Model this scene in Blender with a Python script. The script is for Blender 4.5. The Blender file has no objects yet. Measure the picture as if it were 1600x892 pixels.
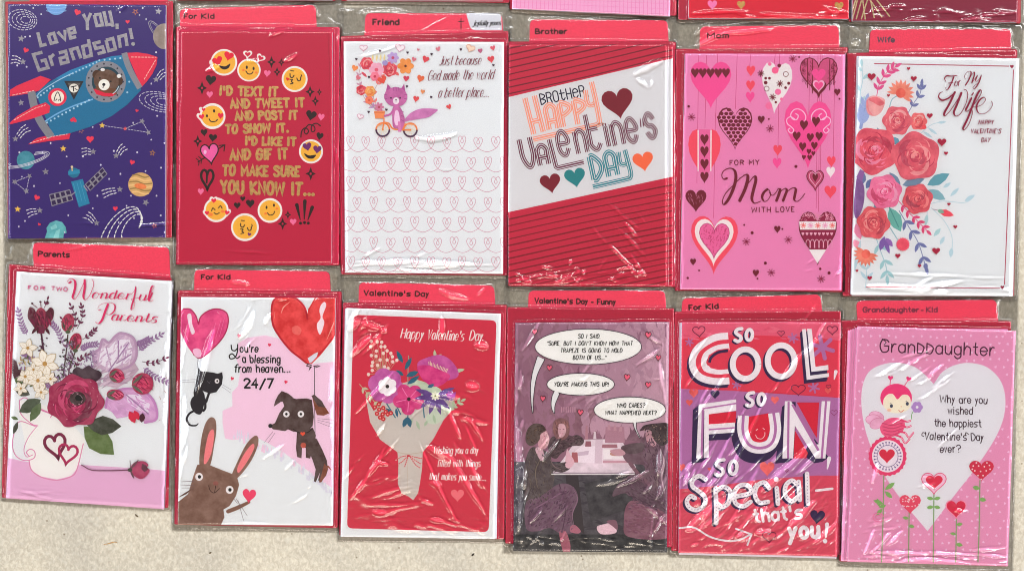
import bpy, math, random
import numpy as np
from mathutils import Vector
from mathutils.geometry import tessellate_polygon
random.seed(7)
np.random.seed(7)
C = bpy.context.scene
COL = C.collection
S = 0.0005            # one unit of layout = half a millimetre
H = 0.80              # camera height above the floor, metres

# ---------------------------------------------------------------- camera, light, exposure
cam = bpy.data.cameras.new('camera')
cam_ob = bpy.data.objects.new('camera', cam)
COL.objects.link(cam_ob)
cam_ob.location = (0, 0, H)
cam.sensor_width = 36
cam.lens = 36 * H / (1600 * S)
cam.clip_start = 0.01
cam.clip_end = 50
C.camera = cam_ob
W = bpy.data.worlds.new('World')
C.world = W
W.use_nodes = True
W.node_tree.nodes['Background'].inputs['Color'].default_value = (1.0, 0.97, 0.95, 1)
W.node_tree.nodes['Background'].inputs['Strength'].default_value = 0.15
def area_lamp(name, loc, size, size_y, power, col, target=(0, 0, 0)):
    l = bpy.data.lights.new(name, 'AREA')
    l.shape = 'RECTANGLE'; l.size = size; l.size_y = size_y; l.energy = power; l.color = col
    o = bpy.data.objects.new(name, l); COL.objects.link(o)
    o.location = loc
    o.rotation_euler = (Vector(target) - Vector(loc)).to_track_quat('-Z', 'Y').to_euler()
    return o
area_lamp('ceiling_tube_warm', (-0.15, -1.42, 2.7), 2.0, 0.12, 15, (1.0, 0.86, 0.70))
area_lamp('sheen_fill_warm', (0.0, -2.3, 2.7), 2.6, 1.2, 40, (1.0, 0.88, 0.76))  # broad dim emitter added for warm sheen on the film, stands for lit ceiling
area_lamp('glint_strip_far', (-0.2, 1.60, 2.7), 4.0, 0.16, 48, (1.0, 0.99, 0.99))  # unseen strip added so film creases catch glints from the far side
area_lamp('ceiling_tube_right', (2.9, 0.5, 2.7), 3.2, 0.16, 60, (1.0, 0.98, 0.97))
area_lamp('shop_window', (-3.1, 0.2, 2.3), 2.8, 1.0, 46, (0.88, 0.94, 1.0))
for px_, py_, pw_ in ((2.0, -1.7, 18), (-2.1, 2.0, 20), (2.1, 1.9, 22)):
    area_lamp('glint_panel', (px_, py_, 2.7), 0.6, 0.5, pw_, (1.0, 0.98, 0.97))  # extra unseen lamps, added on the diagonals to make slanted creases glint
C.view_settings.view_transform = 'Standard'
C.view_settings.look = 'None'
C.view_settings.gamma = 1
C.view_settings.exposure = 0.66
C.render.engine = 'CYCLES'
C.cycles.transparent_max_bounces = 24
C.cycles.max_bounces = 8
C.cycles.filter_width = 1.0

# ---------------------------------------------------------------- helpers: places and materials
def WP(x, y, z):
    k = S * (H - z) / H
    return ((x - 800) * k, (446 - y) * k, z)
def lin(h):
    h = h.lstrip('#'); out = []
    for i in (0, 2, 4):
        c = int(h[i:i+2], 16) / 255
        out.append(c / 12.92 if c <= 0.04045 else ((c + 0.055) / 1.055) ** 2.4)
    return out
KEXP = 0.80
def alb(h):
    return tuple(min(0.88, max(0.004, (c - 0.013) / KEXP)) for c in lin(h)) + (1,)
MATS = {}
def M(h, kind='ink'):
    key = (h, kind)
    if key in MATS: return MATS[key]
    m = bpy.data.materials.new({'ink': 'printed_ink', 'water': 'watercolour_ink', 'foil': 'foil_stamp',
        'card': 'coated_card', 'red': 'envelope_paper', 'tab': 'index_card'}.get(kind, kind))
    m.use_nodes = True
    nt = m.node_tree; b = nt.nodes['Principled BSDF']
    col = alb(h)
    b.inputs['Roughness'].default_value = 0.55
    b.inputs['Specular IOR Level'].default_value = 0.3
    tc = nt.nodes.new('ShaderNodeTexCoord')
    n = nt.nodes.new('ShaderNodeTexNoise')
    nt.links.new(tc.outputs['Object'], n.inputs['Vector'])
    r = nt.nodes.new('ShaderNodeMapRange')
    mx = nt.nodes.new('ShaderNodeMix'); mx.data_type = 'RGBA'
    nt.links.new(n.outputs['Fac'], r.inputs['Value']); nt.links.new(r.outputs['Result'], mx.inputs['Factor'])
    nt.links.new(mx.outputs['Result'], b.inputs['Base Color'])
    r.inputs['From Min'].default_value = 0.35; r.inputs['From Max'].default_value = 0.65
    def sc(f, w=0): return tuple(min(0.9, c * f + w * (0.85 - c)) for c in col[:3]) + (1,)
    if kind == 'water':
        n.inputs['Scale'].default_value = 130; n.inputs['Detail'].default_value = 5; n.inputs['Roughness'].default_value = 0.6
        mx.inputs['A'].default_value = sc(0.84); mx.inputs['B'].default_value = sc(1.10, 0.07)
    elif kind == 'foil':
        n.inputs['Scale'].default_value = 500
        mx.inputs['A'].default_value = sc(0.85); mx.inputs['B'].default_value = sc(1.15)
        b.inputs['Metallic'].default_value = 0.35; b.inputs['Roughness'].default_value = 0.36
    else:
        n.inputs['Scale'].default_value = 1500 if kind in ('ink', 'card') else 900
        n.inputs['Detail'].default_value = 3
        a = 0.05 if kind in ('ink', 'card') else 0.08
        mx.inputs['A'].default_value = sc(1 - a); mx.inputs['B'].default_value = sc(1 + a)
    bp = nt.nodes.new('ShaderNodeBump'); bp.inputs['Strength'].default_value = 0.12; bp.inputs['Distance'].default_value = 0.0002
    nt.links.new(n.outputs['Fac'], bp.inputs['Height']); nt.links.new(bp.outputs['Normal'], b.inputs['Normal'])
    MATS[key] = m
    return m

def new_obj(name, verts, faces, mats, idx=None, parent=None, base=(0, 0, 0), smooth=False):
    me = bpy.data.meshes.new(name)
    bx, by, bz = base
    me.from_pydata([(v[0]-bx, v[1]-by, v[2]-bz) for v in verts], [], faces)
    for m in mats: me.materials.append(m)
    if idx is not None: me.polygons.foreach_set('material_index', idx)
    if smooth: me.polygons.foreach_set('use_smooth', [True] * len(faces))
    me.update()
    o = bpy.data.objects.new(name, me); COL.objects.link(o)
    if parent is not None: o.parent = parent
    return o

def lerp(a, b, t): return (a[0]+(b[0]-a[0])*t, a[1]+(b[1]-a[1])*t)
def round_quad(q, r, n=5):
    """corner-rounded outline of a quad given in layout units"""
    if not hasattr(r, '__len__'): r = [r]*4
    out = []
    for i in range(4):
        p = q[i]; a = q[i-1]; b = q[(i+1) % 4]
        ri = r[i]
        if ri <= 0: out.append(p); continue
        la = math.dist(p, a); lb = math.dist(p, b)
        pa = lerp(p, a, ri/la); pb = lerp(p, b, ri/lb)
        for k in range(n+1):
            t = k/n
            out.append(lerp(lerp(pa, p, t), lerp(p, pb, t), t))
    return out
def inset(pts, d):
    cx = sum(p[0] for p in pts)/len(pts); cy = sum(p[1] for p in pts)/len(pts)
    out = []
    for x, y in pts:
        ax = 1 if x > cx else -1; ay = 1 if y > cy else -1
        out.append((x-ax*d, y-ay*d))
    return out
def slab(name, q, z0, z1, mat, parent, base, r=0, edge=None, wob=0):
    """a sheet of card or a closed envelope: outline, thickness, softly broken top edge"""
    o = round_quad(q, r)
    if wob:      # long edges bow very slightly
        oo = []
        for i, p in enumerate(o):
            n = o[(i+1) % len(o)]
            L = math.dist(p, n)
            if L > 60:
                dx, dy = (n[0]-p[0])/L, (n[1]-p[1])/L
                for k in range(8):
                    t = k/8; w = wob*math.sin(math.pi*t)
                    oo.append((p[0]+(n[0]-p[0])*t - dy*w, p[1]+(n[1]-p[1])*t + dx*w))
            else: oo.append(p)
        o = oo
    # true outline at the top surface
    top = [WP(x, y, z1) for x, y in inset(o, 0.25)]
    mid = [WP(x, y, z1) for x, y in o]
    mid = [(p[0], p[1], z1-0.0001) for p in mid]
    bot = [(p[0], p[1], z0) for p in mid]
    n = len(o)
    V = top+mid+bot
    F = [tuple(range(n-1, -1, -1))]
    I = [0]
    for i in range(n):
        j = (i+1) % n
        F.append((i, j, n+j, n+i)); I.append(0)
        F.append((n+i, n+j, 2*n+j, 2*n+i)); I.append(1 if edge else 0)
    F.append(tuple(range(2*n, 3*n))); I.append(0)
    ob = new_obj(name, V, F, [mat]+([edge] if edge else []), I, parent, base)
    # normals outwards
    import bmesh
    bm = bmesh.new(); bm.from_mesh(ob.data); bmesh.ops.recalc_face_normals(bm, faces=bm.faces); bm.to_mesh(ob.data); bm.free()
    return ob

# ---------------------------------------------------------------- lettering: single-line alphabet, x 0-6, y: 0 descender, 2 base, 6 x-height, 8 cap
G = {
'A': (4, '02 28 42', '14 34'), 'B': (4, '02 08', '~08 28 37 36 25 05', '~05 25 44 43 22 02'), 'C': (4, '~47 38 18 06 04 12 32 43'),
'D': (4, '08 02', '~08 28 46 44 22 02'), 'E': (3, '38 08 02 32', '05 25'), 'F': (3, '38 08 02', '05 25'), 'G': (4, '~47 38 18 06 04 12 32 43', '43 45 25'),
'H': (4, '08 02', '48 42', '05 45'), 'I': (0, '02 08'), 'J': (3, '~38 35 33 22 12 03'), 'K': (4, '08 02', '48 05 42'), 'L': (3, '08 02 32'),
'M': (5, '02 08 24 58 52'), 'N': (4, '02 08 42 48'), 'O': (4, 'o18 06 04 12 32 44 46 38'), 'P': (4, '08 02', '~08 28 47 46 25 05'),
'Q': (4, 'o18 06 04 12 32 44 46 38', '24 51'), 'R': (4, '08 02', '~08 28 47 46 25 05', '25 42'), 'S': (4, '~47 38 18 07 16 35 44 43 32 12 03'),
'T': (4, '08 48', '28 22'), 'U': (4, '~08 05 04 12 32 44 45 48'), 'V': (4, '08 22 48'), 'W': (6, '08 12 37 52 68'), 'X': (4, '08 42', '48 02'),
'Y': (4, '08 25 48', '25 22'), 'Z': (4, '08 48 02 42'),
'a': (3, 'o26 16 05 03 12 22 33 35', '36 32'), 'b': (3, '08 02', 'o26 16 05 03 12 22 33 35'), 'c': (3, '~35 26 16 05 03 12 22 33'),
'd': (3, '38 32', 'o26 16 05 03 12 22 33 35'), 'e': (3, '~04 34 35 26 16 05 03 12 22 33'), 'f': (2, '~38 28 17 15 12', '06 26'),
'g': (3, 'o26 16 05 03 12 22 33 35', '~36 33 31 20 10 01'), 'h': (3, '08 02', '~04 16 26 35 32'), 'i': (0, '06 02', '.0,7.6'),
'j': (2, '~26 22 11 00', '.2,7.6'), 'k': (3, '08 02', '36 04 32'), 'l': (0, '08 02'), 'm': (4, '06 02', '~05 16 25 22', '~25 36 45 42'),
'n': (3, '06 02', '~04 16 26 35 32'), 'o': (3, 'o26 16 05 03 12 22 33 35'), 'p': (3, '06 00', 'o26 16 05 03 12 22 33 35'),
'q': (3, '36 30', 'o26 16 05 03 12 22 33 35'), 'r': (2, '06 02', '~04 16 26'), 's': (3, '~36 16 05 14 24 33 22 02'),
't': (2, '~18 15 13 22', '06 26'), 'u': (3, '~06 03 12 22 34', '36 32'), 'v': (2, '06 12 26'), 'w': (4, '06 12 26 32 46'),
'x': (3, '06 32', '36 02'), 'y': (2, '06 13', '26 00'), 'z': (3, '06 36 02 32'),
'2': (4, '~07 18 38 47 46 02', '02 42'), '4': (4, '32 38 04 44'), '7': (4, '08 48 12'),
"'": (0, '08 06'), '"': (1, '08 06', '18 16'), '.': (0, '.0,2.2'), ',': (0, '02 01'), '!': (0, '08 04', '.0,2.2'), '-': (2, '04 24'),
'?': (4, '~07 18 38 46 25 24', '.2,2.2'), '/': (4, '01 48'), '+': (2, '18 11', '06 26'), ' ': (1.6,),
}
RETRO = {  # condensed deco forms
'H': (3, '08 02', '35 32', '38 35', '05 35'), 'A': (3, '~02 05 06 17 27 36 35 32', '04 34'), 'V': (3, '~08 07 04 12 22 34 37 38'),
'P': (3, '08 02', '~08 18 37 36 15 05'), 'D': (3, '08 02', '~08 18 36 34 12 02', ), 't': (3, '~18 14 13 22 33', '06 36'),
'L': (3, '08 02', '02 62')}
def catmull(P, closed=False, n=5):
    if len(P) < 3: return list(P)
    out = []; m = len(P)
    rng = range(m) if closed else range(m-1)
    for i in rng:
        p1 = P[i]; p2 = P[(i+1) % m]
        p0 = P[i-1] if (closed or i > 0) else (2*p1[0]-p2[0], 2*p1[1]-p2[1])
        p3 = P[(i+2) % m] if (closed or i+2 < m) else (2*p2[0]-p1[0], 2*p2[1]-p1[1])
        for k in range(n):
            t = k/n; t2 = t*t; t3 = t2*t
            out.append(tuple(0.5*((2*p1[a]) + (-p0[a]+p2[a])*t + (2*p0[a]-5*p1[a]+4*p2[a]-p3[a])*t2 + (-p0[a]+3*p1[a]-3*p2[a]+p3[a])*t3) for a in (0, 1)))
    out.append(P[0] if closed else P[-1])
    return out
def heart_pts(cx, cy, w, h, rot=0, n=28, sharp=0.0):
    out = []
    for i in range(n):
        t = 2*math.pi*i/n
        x = 16*math.sin(t)**3 / 16
        y = (13*math.cos(t)-5*math.cos(2*t)-2*math.cos(3*t)-math.cos(4*t))
        y = (y - (-17)) / (12.0+17) * 2 - 1
        if sharp: x *= 1 - sharp*(0.5-0.5*y)*0.35
        x *= w/2; y *= -h/2
        c, s = math.cos(rot), math.sin(rot)
        out.append((cx+x*c-y*s, cy+x*s+y*c))
    return out
def ell_pts(cx, cy, rx, ry=None, rot=0, n=26, a0=0, a1=360):
    ry = rx if ry is None else ry
    full = abs(a1-a0) >= 360
    out = []
    for i in range(n if full else n+1):
        t = math.radians(a0+(a1-a0)*i/n)
        x, y = rx*math.cos(t), ry*math.sin(t)
        c, s = math.cos(rot), math.sin(rot)
        out.append((cx+x*c-y*s, cy+x*s+y*c))
    return out
def star_pts(cx, cy, r, n=5, q=0.45, rot=0):
    return [(cx+(r if i % 2 == 0 else r*q)*math.sin(rot+math.pi*i/n), cy-(r if i % 2 == 0 else r*q)*math.cos(rot+math.pi*i/n)) for i in range(2*n)]

class Print:
    """flat print on one card face; every motif becomes one mesh, inks stacked a few microns apart"""
    DZ = 1.5e-6
    def __init__(s, parent, base, z, clip, view=(0, 0, 1)):
        s.parent = parent; s.base = base; s.z = z+2e-5; s.clip = clip; s.v = view; s.name = None; s.lock = False
    def view(s, ox, oy, k): s.v = (ox, oy, k)
    def m(s, name, label=None, stuff=False):
        s.end(); s.name = name; s.label = label; s.stuff = stuff; s.V = []; s.F = []; s.I = []; s.mats = []
        return s
    def end(s):
        if s.name and s.F:
            o = new_obj(s.name, s.V, s.F, s.mats, s.I, s.parent, s.base)
            if s.label: o['label'] = s.label
            if s.stuff: o['kind'] = 'stuff'
        s.name = None
    def mi(s, col):
        kind = 'ink'
        if ':' in col: col, kind = col.split(':')
        m = M(col, kind)
        if m not in s.mats: s.mats.append(m)
        return s.mats.index(m)
    def px(s, p): return (s.v[0]+p[0]/s.v[2], s.v[1]+p[1]/s.v[2])
    def up(s):
        if not s.lock: s.z += s.DZ
    def inside_clip(s, pts):
        """clip convex polygon to the card outline"""
        q = s.clip
        for i in range(4):
            a = q[i]; b = q[(i+1) % 4]
            def d(p): return (b[0]-a[0])*(p[1]-a[1])-(b[1]-a[1])*(p[0]-a[0])
            out = []
            for j in range(len(pts)):
                p = pts[j]; r = pts[(j+1) % len(pts)]
                dp, dr = d(p), d(r)
                if dp >= 0: out.append(p)
                if (dp >= 0) != (dr >= 0): out.append(lerp(p, r, dp/(dp-dr)))
            pts = out
            if len(pts) < 3: return None
        return pts
    def face(s, pts, mi, z):
        if s.clip:
            q = s.clip
            x0 = max(q[0][0], q[3][0]); x1 = min(q[1][0], q[2][0]); y0 = max(q[0][1], q[1][1]); y1 = min(q[2][1], q[3][1])
            if any(p[0] < x0 or p[0] > x1 or p[1] < y0 or p[1] > y1 for p in pts):
                pts = s.inside_clip(pts)
                if pts is None: return
        # upward facing
        A = sum(pts[i][0]*pts[(i+1) % len(pts)][1]-pts[(i+1) % len(pts)][0]*pts[i][1] for i in range(len(pts)))
        if abs(A) < 1e-4: return
        if A > 0: pts = pts[::-1]
        b = len(s.V)
        s.V += [WP(p[0], p[1], z) for p in pts]
        s.F.append(tuple(range(b, b+len(pts)))); s.I.append(mi)
    def poly(s, pts, col, smooth=False, raw=False):
        if smooth: pts = catmull(pts, True)[:-1]
        s.up()
        P = pts if raw else [s.px(p) for p in pts]
        mi = s.mi(col)
        for t in tessellate_polygon([[Vector((p[0], p[1], 0)) for p in P]]):
            s.face([P[t[0]], P[t[1]], P[t[2]]], mi, s.z)
    def ell(s, cx, cy, rx, ry=None, col='#ffffff', rot=0, n=26): s.poly(ell_pts(cx, cy, rx, ry, rot, n), col)
    def heart(s, cx, cy, w, h, col, rot=0, line=None, lw=2, sharp=0, n=28):
        p = heart_pts(cx, cy, w, h, rot, n, sharp)
        if col: s.poly(p, col)
        if line: s.line(p+[p[0]], lw, line)
    def star(s, cx, cy, r, col, n=5, q=0.45, rot=0): s.poly(star_pts(cx, cy, r, n, q, rot), col)
    def ribbon(s, P, wid, mi, z, caps=False):
        """P in layout units, wid list of full widths"""
        n = len(P)
        if n < 2: return
        L = []; R = []
        for i in range(n):
            if i == 0: dx, dy = P[1][0]-P[0][0], P[1][1]-P[0][1]
            elif i == n-1: dx, dy = P[-1][0]-P[-2][0], P[-1][1]-P[-2][1]
            else:
                a = (P[i][0]-P[i-1][0], P[i][1]-P[i-1][1]); b = (P[i+1][0]-P[i][0], P[i+1][1]-P[i][1])
                la = math.hypot(*a) or 1e-9; lb = math.hypot(*b) or 1e-9
                dx, dy = a[0]/la+b[0]/lb, a[1]/la+b[1]/lb
                if math.hypot(dx, dy) < 1e-6: dx, dy = b
            l = math.hypot(dx, dy) or 1e-9; dx /= l; dy /= l
            k = 1.0
            if 0 < i < n-1:
                c = (a[0]*dx+a[1]*dy)/la
                k = min(1/max(c, 0.3), 1.9)
            w = wid[i]/2*k
            L.append((P[i][0]-dy*w, P[i][1]+dx*w)); R.append((P[i][0]+dy*w, P[i][1]-dx*w))
        for i in range(n-1):
            zz = z+4e-7*i/n
            s.face([L[i], L[i+1], R[i+1], R[i]], mi, zz)
        if caps:
            for e, (p, q) in enumerate(((P[0], P[1]), (P[-1], P[-2]))):
                w = (wid[0] if e == 0 else wid[-1])/2
                a = math.atan2(p[1]-q[1], p[0]-q[0])
                s.face([(p[0]+w*math.cos(a+t), p[1]+w*math.sin(a+t)) for t in [math.pi*(k/6-0.5) for k in range(7)]], mi, z+(4e-7 if e else 0))
    def line(s, pts, w, col, smooth=False, closed=False, caps=True, w1=None, w2=None, pen=None):
        """w: width; w1/w2: start and end widths; pen: thin-stroke share for a broad-nib look"""
        if closed: pts = list(pts) if smooth else list(pts)+[pts[0]]
        if smooth: pts = catmull(pts, closed)
        P = [s.px(p) for p in pts]
        k = s.v[2]; n = len(P); wid = []
        for i in range(n):
            t = i/(n-1)
            ww = w
            if w1 is not None or w2 is not None:
                a = w if w1 is None else w1; b = w if w2 is None else w2
                ww = a+(w-a)*min(1, t*2) if t < 0.5 else w+(b-w)*(t-0.5)*2
            if pen is not None:
                j = min(i, n-2); dx = P[j+1][0]-P[j][0]; dy = P[j+1][1]-P[j][1]; l = math.hypot(dx, dy) or 1
                d = max(0, dy/l*0.9-dx/l*0.25)
                ww = w*(pen+(1-pen)*d**1.3)
            wid.append(ww/k)
        if pen is not None:
            for _ in range(2): wid = [wid[0]]+[(wid[i-1]+wid[i]*2+wid[i+1])/4 for i in range(1, n-1)]+[wid[-1]]
        s.up(); s.ribbon(P, wid, s.mi(col), s.z, caps and not closed)
    def dash(s, pts, w, col, on=6, off=4, smooth=False):
        if smooth: pts = catmull(pts)
        L = [0]
        for i in range(1, len(pts)): L.append(L[-1]+math.dist(pts[i], pts[i-1]))
        def at(d):
            for i in range(1, len(L)):
                if L[i] >= d: return lerp(pts[i-1], pts[i], (d-L[i-1])/max(1e-9, L[i]-L[i-1]))
            return pts[-1]
        s.up(); lk = s.lock; s.lock = True
        d = 0
        while d < L[-1]:
            e = min(L[-1], d+on); s.line([at(d), at((d+e)/2), at(e)], w, col); d += on+off
        s.lock = lk
    def text(s, txt, x, y, h, width, ang=0, passes=((2, '#000000'),), slant=0, gap=1.4, font=None, jit=0, pen=None, join=None, caps=True, hard=False, bounce=0, space=None):
        """baseline starts at x, y; h = capital height; width = length of the line; ang in degrees, positive rises"""
        fo = dict(G)
        if font: fo.update(font)
        rnd = random.Random(hash(len(txt))*7+int(x))
        adv = []; tot = 0
        for ch in txt:
            g = fo[ch]; w = g[0]
            if w == 0: w = 1.0
            if ch == ' ' and space is not None: w = space
            adv.append(tot); tot += w+gap
        tot -= gap
        s0 = passes[0][0]*.8
        h -= s0; width -= s0
        u = h/6.0; kx = width/tot
        x += s0/2; y -= s0/2
        ca, sa = math.cos(math.radians(ang)), math.sin(math.radians(ang))
        z0 = s.z; zmax = z0
        for ip, (sw, col) in enumerate(passes):
            zb = zmax if ip else z0
            s.z = zb; zm = zb
            for ic, ch in enumerate(txt):
                g = fo[ch]; s.z = zb
                jx = rnd.uniform(-jit, jit); jy = rnd.uniform(-jit, jit)+bounce*(0.5 if ic % 2 else -0.5); jr = rnd.uniform(-jit, jit)*0.12
                ox = 0.5 if g[0] == 0 else 0
                def T(px, py):
                    px += ox
                    X = (adv[ic]+px)*kx+jx; Y = (py-2)*u+jy
                    X += slant*(py-2)*u+jr*(py-5)*u
                    return (x+X*ca-Y*sa, y-X*sa-Y*ca)
                for st in g[1:]:
                    if st[0] == '.':
                        a, b = st[1:].split(','); p = T(float(a), float(b))
                        s.ell(p[0], p[1], sw*0.62, sw*0.62, col, n=10); continue
                    mode = ''
                    if st[0] in '~o': mode = st[0]; st = st[1:]
                    pts = [T(int(a[0]), int(a[1])) for a in st.split()]
                    sm = bool(mode) and not hard
                    if mode == 'o' and not sm: pts.append(pts[0])
                    s.line(pts, sw, col, smooth=sm, closed=(mode == 'o' and sm), pen=pen, caps=caps)
                if join and ch.isalpha() and ic+1 < len(txt) and txt[ic+1].isalpha() and txt[ic+1].islower():
                    s.line([T(g[0]-.1, 5.2), T(g[0]+gap*0.5, 4.9), T(g[0]+gap, 5.4)] if ch == 'o' else [T(g[0], 2.3), T(g[0]+gap*0.45, 2.5), T(g[0]+gap, 4.2)], sw*join, col, smooth=True, caps=False)
                zm = max(zm, s.z)
            zmax = zm
        s.z = zmax
    def dabs(s, poly, cols, n, L, Wd, ang=None, centre=None, seed=1, j=.4):
        """loose brush dabs scattered over an area"""
        rd = random.Random(seed); P = poly
        x0, x1 = min(p[0] for p in P), max(p[0] for p in P); y0, y1 = min(p[1] for p in P), max(p[1] for p in P)
        lk = s.lock; s.lock = True; k = 0; tries = 0
        while k < n and tries < n*12:
            tries += 1
            x, y = rd.uniform(x0, x1), rd.uniform(y0, y1); r = False; q = len(P)-1
            for i in range(len(P)):
                if (P[i][1] > y) != (P[q][1] > y) and x < (P[q][0]-P[i][0])*(y-P[i][1])/(P[q][1]-P[i][1])+P[i][0]: r = not r
                q = i
            if not r: continue
            a = ang if ang is not None else 0
            if centre: a = math.atan2(y-centre[1], x-centre[0])+math.pi/2
            a += rd.uniform(-j, j)
            l = L*rd.uniform(.5, 1.1); w = Wd*rd.uniform(.5, 1.1); dx, dy = math.cos(a)*l/2, math.sin(a)*l/2; nx, ny = -math.sin(a)*w/2, math.cos(a)*w/2
            c = cols[int(len(cols)*rd.random())] if not callable(cols) else cols(x, y, rd)
            s.z += 3e-7
            b = rd.uniform(-.3, .3)*w
            s.poly([(x-dx, y-dy), (x-dx*.4+nx, y-dy*.4+ny), (x+dx*.5+nx*.9, y+dy*.5+ny*.9), (x+dx, y+dy), (x+dx*.4-nx, y+dy*.4-ny), (x-dx*.5-nx*.8, y-dy*.5-ny*.8)], c)
            k += 1
        s.lock = lk; s.z += s.DZ
    def leaf(s, x0, y0, x1, y1, w, col, vein=None):
        dx, dy = x1-x0, y1-y0; L = math.hypot(dx, dy) or 1; nx, ny = -dy/L, dx/L
        f = [(0, 0), (.2, .62), (.45, 1), (.75, .7), (1, 0), (.75, -.7), (.45, -1), (.2, -.62)]
        s.poly([(x0+dx*a+nx*w/2*b, y0+dy*a+ny*w/2*b) for a, b in f], col)
        if vein: s.line([(x0, y0), (x0+dx*.8, y0+dy*.8)], w*.08, vein)
    def sprig(s, pts, w, col, lcol, n, L, lw, spread=0.7, end=True, side=0):
        P = catmull(pts, False, 8)
        s.line(P, w, col)
        for i in range(n):
            t = (i+1)/(n+0.5); j = min(len(P)-2, int(t*(len(P)-1)))
            a = math.atan2(P[j+1][1]-P[j][1], P[j+1][0]-P[j][0])
            for sd in ((-1, 1) if side == 0 else ((-1) ** i,)):
                b = a+sd*spread
                s.leaf(P[j][0], P[j][1], P[j][0]+L*math.cos(b), P[j][1]+L*math.sin(b), lw, lcol)
        if end:
            s.leaf(P[-1][0], P[-1][1], P[-1][0]+L*math.cos(a), P[-1][1]+L*math.sin(a), lw, lcol)
    def flower(s, cx, cy, r, n, col, ccol=None, cr=0.2, pw=0.5, rot=0, inner=None):
        for i in range(n):
            a = rot+2*math.pi*i/n
            s.ell(cx+math.cos(a)*r*.55, cy+math.sin(a)*r*.55, r*.47, r*pw*.5*1.4/ max(1, n/5), col, a)
            if inner: s.line([(cx+math.cos(a)*r*.2, cy+math.sin(a)*r*.2), (cx+math.cos(a)*r*.8, cy+math.sin(a)*r*.8)], r*.05, inner)
        if ccol: s.ell(cx, cy, r*cr, r*cr, ccol, n=12)
    def rose(s, cx, cy, r, base, dark, light, seed=1, petals=6, sq=1.0, hi=None):
        rd = random.Random(seed)
        n = 26; ph = rd.random()*6
        out = [(cx+r*(1+.07*math.sin(petals*2*math.pi*i/n+ph)+rd.uniform(-.015, .015))*math.cos(2*math.pi*i/n), cy+sq*r*(1+.07*math.sin(petals*2*math.pi*i/n+ph))*math.sin(2*math.pi*i/n)) for i in range(n)]
        s.poly(out, base+':water', smooth=True)
        def tone(x, y, rd):
            d = math.hypot(x-cx, y-cy)/r; t = rd.random()
            return (dark if t < .25+.25*(d < .35) else light if t > .80 else base)
        for k, (rr, m) in enumerate(((.95, 5), (.74, 4), (.52, 4), (.34, 3))):
            for i in range(m):
                a = ph+k*0.7+2*math.pi*i/m
                px, py = cx+math.cos(a)*r*rr*.42, cy+sq*math.sin(a)*r*rr*.42
                c = (dark, base, base, light, base)[(i+k*2) % 5]
                s.poly(ell_pts(px, py, r*rr*.50, r*rr*.42, a+1.2, 14), c+':water')
                s.dabs(ell_pts(px, py, r*rr*.46, r*rr*.38, a+1.2, 10), [base, c, light if (i+k) % 2 else dark], 7, r*.34, r*.07, centre=(cx, cy), seed=seed*31+k*7+i, j=.25)
                s.line(ell_pts(px, py, r*rr*.49, r*rr*.41, a+1.2, 12, -60+k*20, 95), r*.07, light if (i+k) % 2 else dark, w1=r*.01, w2=r*.01)
        for q in range(3):
            s.line(ell_pts(cx+r*.03*q, cy-r*.03*q, r*(.24-.07*q), r*(.2-.06*q), q, 10, 30+q*70, 300+q*60), r*.06, (dark, hi or light, dark)[q], w1=r*.01, w2=r*.01)
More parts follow.
